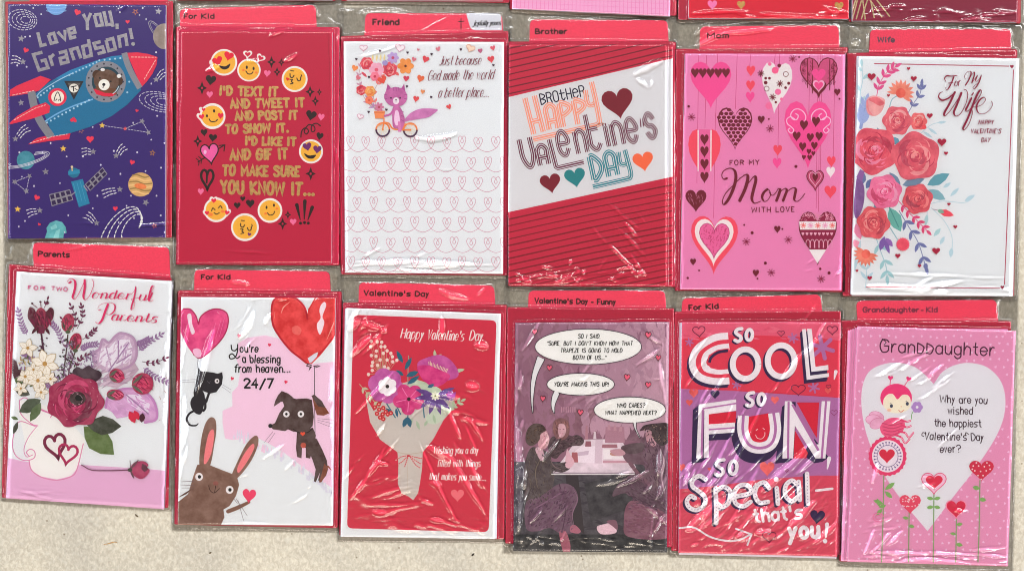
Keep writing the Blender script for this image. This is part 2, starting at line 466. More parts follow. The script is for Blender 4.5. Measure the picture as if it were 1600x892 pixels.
# ---------------------------------------------------------------- materials of the place
def floor_material():
    m = bpy.data.materials.new('vinyl_floor'); m.use_nodes = True
    nt = m.node_tree; N = nt.nodes; L = nt.links; b = N['Principled BSDF']
    tc = N.new('ShaderNodeTexCoord')
    def noise(scale, detail=3, rough=0.55, sx=1, sy=1, dist=0.0, rot=0):
        mp = N.new('ShaderNodeMapping'); mp.inputs['Scale'].default_value = (sx, sy, 1); mp.inputs['Rotation'].default_value = (0, 0, rot)
        n = N.new('ShaderNodeTexNoise'); n.inputs['Scale'].default_value = scale; n.inputs['Detail'].default_value = detail
        n.inputs['Roughness'].default_value = rough; n.inputs['Distortion'].default_value = dist
        L.new(tc.outputs['Object'], mp.inputs['Vector']); L.new(mp.outputs['Vector'], n.inputs['Vector'])
        return n
    def ramp(src, stops):
        r = N.new('ShaderNodeValToRGB'); e = r.color_ramp.elements
        while len(e) < len(stops): e.new(0.5)
        for i, (p, c) in enumerate(stops): e[i].position = p; e[i].color = c
        L.new(src, r.inputs['Fac']); return r
    def mix(f, a, bb, mode='MIX'):
        x = N.new('ShaderNodeMix'); x.data_type = 'RGBA'; x.blend_type = mode
        for s_, v in (('Factor', f), ('A', a), ('B', bb)):
            if hasattr(v, 'node'): L.new(v, x.inputs[s_])
            else: x.inputs[s_].default_value = v
        return x.outputs['Result']
    big = noise(14, 3); n1 = noise(420, 4, 0.65, 1, 0.62, 0.6, 0.5); n2 = noise(650, 3, 0.6, 0.6, 1, 0.4, 1.3); n3 = noise(230, 2, 0.5, 1, 1, 1.0)
    base = ramp(n1.outputs['Fac'], [(0.34, alb('#847f75')), (0.46, alb('#8b877d')), (0.54, alb('#928e84')), (0.66, alb('#9c988d'))])
    warm = ramp(n2.outputs['Fac'], [(0.56, (0, 0, 0, 1)), (0.70, (0.55, 0.55, 0.55, 1))])
    c = mix(warm.outputs['Color'], base.outputs['Color'], alb('#887f73'))
    cool = ramp(n3.outputs['Fac'], [(0.55, (0, 0, 0, 1)), (0.68, (0.5, 0.5, 0.5, 1))])
    c = mix(cool.outputs['Color'], c, alb('#94928a'))
    spk = N.new('ShaderNodeTexVoronoi'); spk.inputs['Scale'].default_value = 95; L.new(tc.outputs['Object'], spk.inputs['Vector'])
    sr = ramp(spk.outputs['Distance'], [(0.05, (1, 1, 1, 1)), (0.085, (0, 0, 0, 1))])
    sc_ = ramp(spk.outputs['Color'], [(0.50, (0, 0, 0, 1)), (0.52, (0.75, 0.75, 0.75, 1))])
    f = mix(1.0, sr.outputs['Color'], sc_.outputs['Color'], 'MULTIPLY')
    c = mix(f, c, alb('#5c5144'))
    br = ramp(big.outputs['Fac'], [(0.35, (0.90, 0.90, 0.90, 1)), (0.65, (1.06, 1.05, 1.02, 1))])
    c = mix(1.0, c, br.outputs['Color'], 'MULTIPLY')
    L.new(c, b.inputs['Base Color'])
    b.inputs['Roughness'].default_value = 0.16
    b.inputs['Specular IOR Level'].default_value = 0.55
    rb = noise(320, 4, 0.6, 1, 0.55, 0.5, 0.35); st = noise(160, 1, 0.5, 1, 0.004)
    add = N.new('ShaderNodeMath'); add.operation = 'MULTIPLY_ADD'; add.inputs[1].default_value = 0.05
    L.new(st.outputs['Fac'], add.inputs[0]); L.new(rb.outputs['Fac'], add.inputs[2])
    bp = N.new('ShaderNodeBump'); bp.inputs['Strength'].default_value = 0.55; bp.inputs['Distance'].default_value = 0.0002
    L.new(add.outputs[0], bp.inputs['Height']); L.new(bp.outputs['Normal'], b.inputs['Normal'])
    return m
def plastic_material():
    m = bpy.data.materials.new('clear_plastic_film'); m.use_nodes = True
    nt = m.node_tree; N = nt.nodes; L = nt.links
    for n in list(N): N.remove(n)
    out = N.new('ShaderNodeOutputMaterial'); mx = N.new('ShaderNodeMixShader')
    tr = N.new('ShaderNodeBsdfTransparent'); tr.inputs['Color'].default_value = (0.985, 0.985, 0.985, 1)
    gl = N.new('ShaderNodeBsdfGlossy'); gl.inputs['Roughness'].default_value = 0.16
    fr = N.new('ShaderNodeFresnel'); fr.inputs['IOR'].default_value = 1.62
    tc = N.new('ShaderNodeTexCoord')
    n = N.new('ShaderNodeTexNoise'); n.inputs['Scale'].default_value = 330; n.inputs['Detail'].default_value = 3
    L.new(tc.outputs['Object'], n.inputs['Vector'])
    bp = N.new('ShaderNodeBump'); bp.inputs['Strength'].default_value = 0.3; bp.inputs['Distance'].default_value = 0.00005
    L.new(n.outputs['Fac'], bp.inputs['Height'])
    for x in (gl, fr): L.new(bp.outputs['Normal'], x.inputs['Normal'])
    k = N.new('ShaderNodeMath'); k.operation = 'MULTIPLY'; k.inputs[1].default_value = 0.95; k.use_clamp = True
    L.new(fr.outputs[0], k.inputs[0]); L.new(k.outputs[0], mx.inputs[0])
    L.new(tr.outputs[0], mx.inputs[1]); L.new(gl.outputs[0], mx.inputs[2]); L.new(mx.outputs[0], out.inputs[0])
    return m
FILM = plastic_material()
RED = M('#a9253f', 'red'); REDD = M('#971b36', 'red'); TAB = M('#da4460', 'tab'); PAPER = M('#c9cad6', 'card')

# ---------------------------------------------------------------- the floor
fl = new_obj('floor', [(-3, -3, 0), (3, -3, 0), (3, 3, 0), (-3, 3, 0)], [(0, 1, 2, 3)], [floor_material()])
fl['kind'] = 'structure'

# ---------------------------------------------------------------- noise for the film
def vnoise(x, y, seed):
    rs = np.random.RandomState(seed); T = rs.rand(256, 256)
    xi = np.floor(x).astype(int); yi = np.floor(y).astype(int); fx = x-xi; fy = y-yi
    fx = fx*fx*(3-2*fx); fy = fy*fy*(3-2*fy)
    g = lambda a, b: T[a % 256, b % 256]
    return (g(xi, yi)*(1-fx)+g(xi+1, yi)*fx)*(1-fy)+(g(xi, yi+1)*(1-fx)+g(xi+1, yi+1)*fx)*fy
def ridged(x, y, seed):
    return 1-np.abs(2*vnoise(x, y, seed)-1)
def facets(x, y, seed):
    """crumpled-film relief: sharp creases between nearly flat facets"""
    wx = x+0.8*vnoise(x*.7, y*.7, seed+1); wy = y+0.8*vnoise(x*.7+9, y*.7, seed+2)
    return 0.6*ridged(wx, wy, seed)+0.3*ridged(wx*2.1+5, wy*2.1, seed+3)+0.15*ridged(wx*4.3, wy*4.3+7, seed+4)
def in_quad(X, Y, q):
    m = np.ones_like(X, bool)
    for i in range(4):
        a = q[i]; b = q[(i+1) % 4]
        m &= ((b[0]-a[0])*(Y-a[1])-(b[1]-a[1])*(X-a[0])) >= 0
    return m
def blur(A, n):
    for _ in range(n):
        P = np.pad(A, 1, mode='edge')
        A = (P[:-2, 1:-1]+P[2:, 1:-1]+P[1:-1, :-2]+P[1:-1, 2:]+2*P[1:-1, 1:-1])/6
    return A
def sleeve(parent, base, q, layers, seed, amp=0.10, creases=(), zones=(), loose=0.5, step=1.6, streaks=()):
    rs_ = random.Random(seed*13+1); creases = list(creases)
    for (n_, ang_, jit_, bx, by, ex, ey, l0, l1, w_) in streaks:
        for _ in range(n_):
            mx_, my_ = rs_.uniform(bx, ex), rs_.uniform(by, ey); aa = math.radians(ang_+rs_.uniform(-jit_, jit_)); ll = rs_.uniform(l0, l1)/2
            creases.append((mx_-ll*math.cos(aa), my_+ll*math.sin(aa), mx_+ll*math.cos(aa), my_-ll*math.sin(aa), w_*rs_.uniform(.6, 1.3), rs_.uniform(.2, 1.8), rs_.uniform(-3, 3)))
    w = (math.dist(q[0], q[1])+math.dist(q[3], q[2]))/2; h = (math.dist(q[0], q[3])+math.dist(q[1], q[2]))/2
    nx = int(w/step); ny = int(h/step)
    u, v = np.meshgrid(np.linspace(0, 1, nx), np.linspace(0, 1, ny))
    X = (q[0][0]*(1-u)+q[1][0]*u)*(1-v)+(q[3][0]*(1-u)+q[2][0]*u)*v
    Y = (q[0][1]*(1-u)+q[1][1]*u)*(1-v)+(q[3][1]*(1-u)+q[2][1]*u)*v
    # gently uneven cut edge
    e = 0.9*(vnoise(X/14, Y/14, seed+50)-.5)
    X = X+e*((u < .01) | (u > .99)); Y = Y+e*((v < .01) | (v > .99))
    Z = np.full_like(X, 0.4)
    for lq, z in layers: Z = np.where(in_quad(X, Y, lq), np.maximum(Z, z*1000), Z)
    Zc = Z.copy()
    D = Zc
    for _ in range(1):
        P_ = np.pad(D, 1, mode='edge'); D = np.maximum.reduce([P_[:-2, 1:-1], P_[2:, 1:-1], P_[1:-1, :-2], P_[1:-1, 2:], D])
    Z = np.maximum(blur(D, 2), blur(Z, 14)*.75)
    Z = np.maximum(Z, Zc)
    edge = np.minimum(np.minimum(u, 1-u)*w, np.minimum(v, 1-v)*h)
    top = Zc > layers[-1][1]*1000-0.5
    lo = blur(np.where(top, 0.0, np.where(Zc > 0.6, 0.22, 1.0)), 3)
    bump = (facets(X/19+seed, Y/23, seed)-.5)*(amp*3.2+lo*loose*1.7)
    bump += (facets(X/7+seed, Y/8, seed+20)-.5)*(amp*.5+lo*loose*.35)
    rim = np.clip(blur(Zc, 8)-Zc, 0, 1)*np.where(top, 0, 1)
    bump += (facets(X/13+seed*3, Y/13, seed+90)-.35)*rim*.6
    bump += .45*(vnoise(X/60, Y/75, seed+30)-.5)
    for (cx, cy, rx, ry, a, ang, lam) in zones:
        g = np.exp(-(((X-cx)/rx)**2+((Y-cy)/ry)**2)**1.5)
        ca, sa = math.cos(math.radians(ang)), math.sin(math.radians(ang))
        U = X*ca-Y*sa; Vv = X*sa+Y*ca      # U along the folds
        f = ridged(U/(lam*4.5)+3, Vv/lam+1.6*vnoise(U/40, Vv/40, seed+60), seed+61)+.5*ridged(U/(lam*2), Vv/(lam*.5), seed+62)
        bump += g*a*1.7*(f-.6)
    for c in creases:
        x0, y0, x1, y1, wd, ht = c[:6]; wd = wd*1.45; bow = c[6] if len(c) > 6 else 0
        dx, dy = x1-x0, y1-y0; LL = math.hypot(dx, dy); ux, uy = dx/LL, dy/LL
        t = (X-x0)*ux+(Y-y0)*uy; d = -(X-x0)*uy+(Y-y0)*ux
        d = d+bow*4*(t/LL)*(1-t/LL)+2.2*(vnoise(t/14, t*0+.5, seed+70)-.5)
        ww = wd*(.35+.65*np.clip(np.sin(np.pi*np.clip(t/LL, 0, 1)), 0, 1))
        f = np.clip(1-np.abs(d)/ww, 0, 1)
        fade = np.clip(np.minimum(t, LL-t)/(.12*LL), 0, 1)
        prof = f if ht < 0 else .5-.5*np.cos(np.pi*f)
        bump += (.28+.22*min(abs(ht), 1.8))*ww*S*1000/1.57*prof*fade*(.75+.5*vnoise(t/9, t*0+3.3, seed+71))
    Z = Z+bump*np.clip(edge/5, 0.15, 1)
    Z = np.maximum(Z, Zc+0.32+.03*vnoise(X/3, Y/3, seed+80))/1000
    k = S*(H-Z)/H
    VX = (X-800)*k-base[0]; VY = (446-Y)*k-base[1]; VZ = Z-base[2]
    co = np.stack([VX, VY, VZ], -1).reshape(-1, 3)
    i = np.arange(ny*nx).reshape(ny, nx)
    a, b, c_, d_ = i[1:, :-1].ravel(), i[1:, 1:].ravel(), i[:-1, 1:].ravel(), i[:-1, :-1].ravel()
    F = np.stack([a, b, c_, d_], -1)
    me = bpy.data.meshes.new('plastic_sleeve')
    me.vertices.add(len(co)); me.vertices.foreach_set('co', co.ravel())
    me.loops.add(F.size); me.loops.foreach_set('vertex_index', F.ravel().astype(np.int32))
    me.polygons.add(len(F)); me.polygons.foreach_set('loop_start', np.arange(0, F.size, 4, dtype=np.int32))
    me.polygons.foreach_set('loop_total', np.full(len(F), 4, np.int32))
    zz = (Z*1000).ravel()[F]; steep = (zz.max(1)-zz.min(1)) > .62*step*S*1000*1.6
    me.polygons.foreach_set('use_smooth', ~steep)
    me.materials.append(FILM); me.update(); me.validate()
    o = bpy.data.objects.new('plastic_sleeve', me); COL.objects.link(o); o.parent = parent
    return o

Z_TAB = 0.0009; Z_ENV = 0.0028; Z_CARD = 0.0054
def pack(label, card, env, tab, sl, paper, art, tab_text=None, group='sleeved card packs laid out on the floor', under=(), zc=Z_CARD, ze=Z_ENV,
         seed=1, card_r=0, tab_r=9, sleeve_args=None, edge=None, env_n=4, env_col=None, env_off=()):
    cx = sum(p[0] for p in env)/4; cy = sum(p[1] for p in env)/4
    base = WP(cx, cy, 0)
    e = bpy.data.objects.new('card_pack', None); COL.objects.link(e); e.location = base; e.empty_display_size = 0.03
    e['label'] = label; e['category'] = 'greeting cards'; e['group'] = group
    rd = random.Random(seed)
    if tab:
        tq = tab
        t = slab('index_tab', tq, 0.0003, Z_TAB, TAB, e, base, r=[tab_r, tab_r, 0, 0])
        if tab_text:
            P = Print(t, base, Z_TAB, None)
            for (txt, x, y, h, wd, ang) in tab_text[0]:
                P.m('lettering'); P.text(txt, x, y, h, wd, ang, ((h*.235, tab_text[1]),), gap=1.7)
            P.end()
            if len(tab_text) > 2: tab_text[2](t, base)
    step = (ze-Z_TAB-0.0001)/env_n
    for i in range(env_n):
        z0 = Z_TAB+0.00005+step*i
        dx, dy = (rd.uniform(-1.6, 1.6), rd.uniform(-.8, .8)) if i < env_n-1 else (0, 0)
        if i < len(env_off): dx, dy = env_off[i]
        slab('envelope', [(x+dx, y+dy) for x, y in env], z0, z0+step-0.0001, REDD if i < env_n-1 else (env_col or RED), e, base, r=2.5, wob=rd.uniform(-.6, .6))
    # the cards under the front one
    un = list(under)
    n = len(un)+1; st = (zc-ze-0.0001)/n
    for i, (q, pcol, fn) in enumerate(un):
        z0 = ze+0.00005+st*i
        c = slab('greeting_card', q, z0, z0+st-0.0001, M(pcol, 'card'), e, base, r=1, edge=PAPER)
        if fn:
            P = Print(c, base, z0+st-0.0001, q); fn(P); P.end()
    z0 = ze+0.00005+st*(n-1)
    c = slab('greeting_card', card, z0, zc, M(paper, 'card'), e, base, r=card_r if card_r else 1, edge=PAPER)
    P = Print(c, base, zc, card)
    art(P); P.end()
    layers = []
    if tab: layers.append((tab, Z_TAB))
    layers.append((env, ze))
    for q, _, _ in un: layers.append((q, zc-st))
    layers.append((card, max(zc, P.z)))
    a = dict(amp=0.07); a.update(sleeve_args or {})
    sleeve(e, base, sl, layers, seed, **a)
    return e
# ================================================================ artwork, top row
DARK = '#2b1c26'
def art_rocket(P):
    P.view(0, 0, 2.2873); rd = random.Random(3)
    SI = '#8f8a95:foil'; TEAL = '#226f96'; RD = '#cf2f4e'
    P.m('planet'); P.ell(201, 18, 37, 37, '#6f9fd0'); 
    for k in range(3): P.line([(166, 16+12*k), (200, 20+13*k), (236, 16+12*k)], 2.5, '#88b2dc', smooth=True)
    P.m('planet'); P.line(ell_pts(566, 118, 52, 16, .9, 26), 2.2, SI, closed=True); P.line(ell_pts(566, 118, 44, 11, .9, 26), 1.6, SI, closed=True)
    P.ell(588, 131, 41, 46, '#93857e:water')
    P.m('planet'); P.ell(92, 573, 32, 33, '#3b8a9c:water')
    for rx, ry in ((82, 19), (74, 15), (66, 11)): P.line(ell_pts(98, 572, rx, ry, -.3, 34, -65, 205), 2, '#c6c4d0')
    P.m('planet'); P.ell(502, 660, 44, 43, '#c9a468:water')
    for k in range(6):
        y = 630+k*12; hw = 40*math.sqrt(max(0, 1-((y-660)/43)**2))
        P.line([(502-hw, y-3), (490, y-5), (515, y+4), (502+hw, y+2)], 4.5, ('#8f7848', '#dcbb84')[k % 2], smooth=True)
    P.ell(502, 666, 22, 10, '#dd7b3e:water', .15)
    P.m('planet'); P.poly([(160, 852), (168, 828), (166, 815), (178, 797), (200, 788), (222, 794), (235, 812), (238, 832), (228, 836), (226, 852)], '#5aa9b0:water')
    P.poly([(190, 852), (200, 825), (215, 818), (210, 852)], '#85c3c6:water'); P.poly([(180, 812), (200, 800), (205, 815), (185, 822)], '#85c3c6:water')
    # satellite
    P.m('satellite')
    P.poly([(254, 650), (296, 640), (321, 728), (282, 741)], '#2a7fa2'); P.ell(264, 618, 20, 18, '#25708f'); P.poly([(243, 612), (284, 606), (286, 620), (244, 626)], '#2f86a8')
    P.line([(257, 601), (258, 610)], 4, '#c8a27a'); P.ell(257, 597, 4.5, 4.5, '#e8c9a0', n=8)
    for a, b in ((262, 655), (275, 652), (287, 650)): P.line([(a, b), (a+18, b+68)], 2, '#4796b4')
    def grid(q):
        P.poly(q, SI)
        for i in range(4):
            for j in range(2):
                def at(u, v): return lerp(lerp(q[0], q[1], u), lerp(q[3], q[2], u), v)
                u0, u1, v0, v1 = (i+.16)/4, (i+.86)/4, (j+.16)/2, (j+.86)/2
                P.lock = True; P.z += P.DZ*(i+j == 0); P.poly([at(u0, v0), at(u1, v0), at(u1, v1), at(u0, v1)], '#35264f'); P.lock = False
    grid([(175, 695), (250, 677), (262, 715), (185, 738)]); grid([(303, 660), (367, 598), (384, 622), (322, 683)])
    P.line([(252, 700), (268, 688)], 4, SI); P.line([(300, 665), (312, 682)], 4, SI)
    # galaxies and comets
    def galaxy(cx, cy, rx, ry, rot, n=4):
        P.m('galaxy', stuff=False)
        for k in range(n):
            f = 1-k*.22
            P.dash(ell_pts(cx+k*4, cy, rx*f, ry*f, rot, 40), 2.6, '#c2bfce', 9, 6)
    galaxy(80, 72, 52, 36, .15); galaxy(572, 365, 76, 34, .22, 4)
    P.m('galaxy')
    for k in range(4):
        P.dash(ell_pts(430+k*14, 830-k*6, 105-k*17, 52-k*9, -.95, 40, -165, 60), 3.6, '#e0dee6', 11, 7)
    def comet(x, y, dx, dy, n=3):
        P.m('shooting_star')
        P.star(x, y, 12, SI)
        for k in range(n):
            o = (k-1)*9; L = math.hypot(dx, dy); px, py = -dy/L*o, dx/L*o
            P.dash([(x+dx*.25+px, y+dy*.25+py), (x+dx*.6+px*1.2, y+dy*.66+py*1.2-4), (x+dx+px*1.5, y+dy+py*1.5)], 3, '#d8d5e2', 8, 5)
    comet(82, 222, -40, -8); comet(55, 497, 45, -40); comet(333, 543, -40, 2); comet(415, 557, 34, -34); comet(428, 677, -62, 18)
    comet(142, 752, -48, 14); comet(345, 797, -40, -30); comet(558, 285, 36, -26)
    P.m('constellation')
    for a, b in (((365, 449), (447, 461)), ((447, 461), (508, 434)), ((508, 434), (530, 472)), ((447, 461), (530, 474)), ((52, 650), (105, 630)), ((105, 630), (94, 684)), ((94, 684), (52, 650))):
        if (a, b) == ((52, 650), (105, 630)): P.m('constellation')
        P.dash([a, b], 2.2, '#b9b6c6', 7, 4)
    for x, y in ((52, 650), (105, 630), (94, 684)): P.star(x, y, 11, SI, rot=x)
    P.m('star', stuff=True)
    for x, y in ((530, 474), (508, 434)): P.star(x, y, 11, SI, rot=x)
    P.star(365, 449, 11, '#e3ba57'); P.star(447, 461, 8, '#e0585c')
    P.m('star', stuff=True)
    for x, y, r, c in ((76, 139, 13, SI), (566, 42, 13, SI), (484, 44, 13, '#a8674f'), (75, 368, 12, SI), (226, 532, 12, '#e0b653'), (290, 468, 12, '#8d5f62'),
                       (163, 614, 13, SI), (63, 748, 12, '#e0b653'), (545, 547, 12, '#a8763f'), (521, 724, 13, SI), (552, 807, 11, '#a5485a')):
        P.star(x, y, r, c, rot=x*.3)
        if c in ('#a8674f', '#8d5f62', '#a8763f', '#a5485a'): P.star(x, y, r*.5, '#3c2670', rot=x*.3)
    P.m('heart', stuff=True)
    for x, y, r, a in ((276, 47, 24, .4), (92, 182, 20, .4), (456, 80, 15, 0), (263, 427, 22, 3.3), (322, 500, 27, 0), (472, 582, 19, .3), (131, 708, 21, .4), (412, 747, 18, 0), (489, 397, 12, .4), (140, 803, 11, .4)):
        P.heart(x, y, r, r*.95, '#d83a56', a)
    P.m('dots', stuff=True); P.lock = True; P.z += P.DZ
    for x, y in [(120, 30), (147, 52), (92, 133), (108, 131), (118, 205), (63, 235), (95, 240), (430, 45), (523, 70), (510, 30), (557, 188), (590, 110), (497, 55), (155, 215), (440, 350), (595, 320), (490, 545), (405, 540),
                 (540, 300), (560, 415), (475, 440), (180, 470), (210, 482), (330, 455), (70, 545), (240, 560), (180, 512), (150, 545), (215, 655), (105, 590), (78, 632), (120, 665), (295, 560), (360, 590), (430, 622), (390, 640), (245, 770), (520, 612),
                 (588, 512), (540, 500), (575, 600), (560, 700), (470, 700), (330, 745), (452, 736), (90, 790), (68, 810), (350, 700), (425, 795), (480, 780), (230, 830), (575, 770), (600, 760), (600, 640), (310, 850), (590, 830)]:
        P.ell(x+rd.uniform(-2, 2), y, rd.uniform(2.2, 3.6), rd.uniform(2.8, 4), '#cfcbe0', n=8)
    P.lock = False
    # rocket
    P.m('rocket')
    P.poly([(36, 322), (60, 307), (145, 272), (182, 285), (140, 325), (98, 336), (34, 346)], RD)
    P.poly([(100, 517), (132, 494), (200, 478), (256, 461), (247, 498), (175, 505)], RD)
    body = [(443, 198), (400, 202), (345, 217), (250, 252), (172, 297), (128, 335), (190, 488), (240, 480), (320, 455), (400, 415), (455, 375), (505, 322)]
    P.poly(body, TEAL)
    P.poly([(443, 198), (400, 202), (345, 217), (250, 252), (200, 280), (210, 285), (300, 248), (400, 215), (447, 210)], '#2b80ad')
    P.line([(131, 345), (150, 325), (205, 290), (260, 262)], 3, '#9fc3d8', smooth=True); P.line([(162, 434), (205, 407), (262, 380), (330, 356)], 5, '#6fa9cf', smooth=True)
    P.poly([(452, 190), (490, 188), (530, 194), (563, 205), (560, 232), (545, 265), (525, 292), (506, 313)], RD, smooth=False)
    P.line([(444, 190), (456, 230), (474, 270), (500, 316)], 21, '#85868f', smooth=True, caps=False)
    P.line([(112, 328), (122, 380), (145, 435), (183, 490)], 28, '#7f8089', smooth=True, caps=False)
    P.poly([(34, 440), (62, 415), (120, 381), (163, 367), (180, 380), (176, 404), (112, 426), (34, 446)], RD)
    for seg in ([(45, 341), (120, 325)], [(50, 430), (125, 388), (162, 376)], [(108, 512), (190, 488), (240, 480)], [(470, 205), (558, 206)], [(556, 216), (515, 285)]):
        P.dash(seg, 2.6, '#e9b9b6', 7, 5)
    P.lock = True; P.z += P.DZ
    for a, b, n in (((248, 268), (345, 222), 9), ((135, 348), (190, 308), 6), ((168, 438), (318, 358), 12), ((355, 216), (430, 208), 5), ((455, 330), (462, 292), 2)):
        for i in range(n):
            x, y = lerp(a, b, i/max(1, n-1)); P.ell(x, y+1, 3.6, 3.6, '#9cc0d2', n=8)
    P.lock = False
    P.heart(263, 427, 24, 20, '#cf3050', 3.3)
    P.m('window'); P.ell(378, 293, 72, 74, '#84858e'); P.ell(380, 293, 52, 54, '#1d4250')
    P.m('bear'); 
    P.ell(347, 268, 17, 17, '#4c3223'); P.ell(424, 290, 16, 17, '#4c3223'); P.ell(380, 290, 45, 41, '#5e3e2a:water', .25); P.poly([(338, 318), (350, 305), (415, 320), (418, 338), (390, 348), (352, 338)], '#6b452f')
    P.ell(367, 250, 8, 6, '#e9e4dc', n=10); P.ell(425, 273, 8, 7, '#e9e4dc', n=10)
    P.ell(372, 304, 20, 20, '#e5dfd6'); P.ell(371, 303, 6, 5.5, '#231a1c', n=10); P.line([(371, 308), (369, 314), (364, 312)], 2, '#231a1c')
    P.ell(357, 280, 3, 3.4, '#231a1c', n=8); P.ell(396, 292, 3, 3.4, '#231a1c', n=8)
    P.poly([(333, 318), (348, 322), (375, 333), (415, 334), (403, 345), (375, 346), (345, 338)], '#cc2444')
    P.line(ell_pts(380, 293, 47, 49, 0, 10, 20, 60), 3, '#b9c8d2')
    P.lock = True; P.z += P.DZ
    for i in range(15):
        a = 2*math.pi*i/15; P.ell(378+62*math.cos(a), 293+64*math.sin(a), 3.4, 3.4, '#3a3a48', n=8)
    P.lock = False
    P.m('badge'); P.ell(205, 348, 33, 32, '#cf2f4e'); P.ell(206, 348, 23, 23, '#e0d6cc')
    P.line([(193, 362), (197, 345), (206, 330), (214, 345), (217, 362)], 3, DARK, smooth=True); P.line([(199, 360), (203, 355)], 3, DARK); P.line([(209, 360), (212, 356)], 3, DARK)
    P.m('badge'); P.poly([(229, 290), (299, 291), (264, 358)], '#2f2c30'); P.poly([(241, 297), (288, 297), (264, 342)], '#5f5a58'); P.ell(264, 316, 17, 16, '#d8d5ce')
    P.line([(254, 312), (272, 308)], 4, DARK); P.line([(262, 310), (263, 326)], 4, DARK); P.line([(268, 318), (276, 322)], 3, DARK)
    P.m('lettering', 'silver block lettering reading Love You, Grandson!')
    kw = dict(passes=((11.5, '#8d8890:foil'),), hard=True, jit=1.2, caps=False)
    sq = {'o': (3, '06 02 32 36 06'), 'a': (3, '06 36 32 02 04 34'), 'e': (3, '32 02 06 36 34 04'), 'n': (3, '02 06 36 32'), 'r': (1.8, '06 02', '05 26'), 's': (3, '36 06 04 34 32 02'), 'u': (3, '06 02 32 36'),
          'G': (4, '48 08 02 42 45 25'), 'd': (3, '38 32 02 06 36'), 'Y': (4, '08 25 48', '25 22'), 'v': (3, '06 22 46')}
    P.text('Love', 142, 170, 58, 138, 15, font=sq, gap=2.3, **kw)
    P.text('You,', 298, 114, 68, 132, 7, font=dict(sq, **{',': (0, '03 01')}, o=(3, '07 03 33 37 07'), u=(3, '08 03 33', '38 32')), gap=2.3, **kw)
    P.text('Grandson!', 132, 256, 68, 368, 15, font=sq, gap=2.3, **kw)

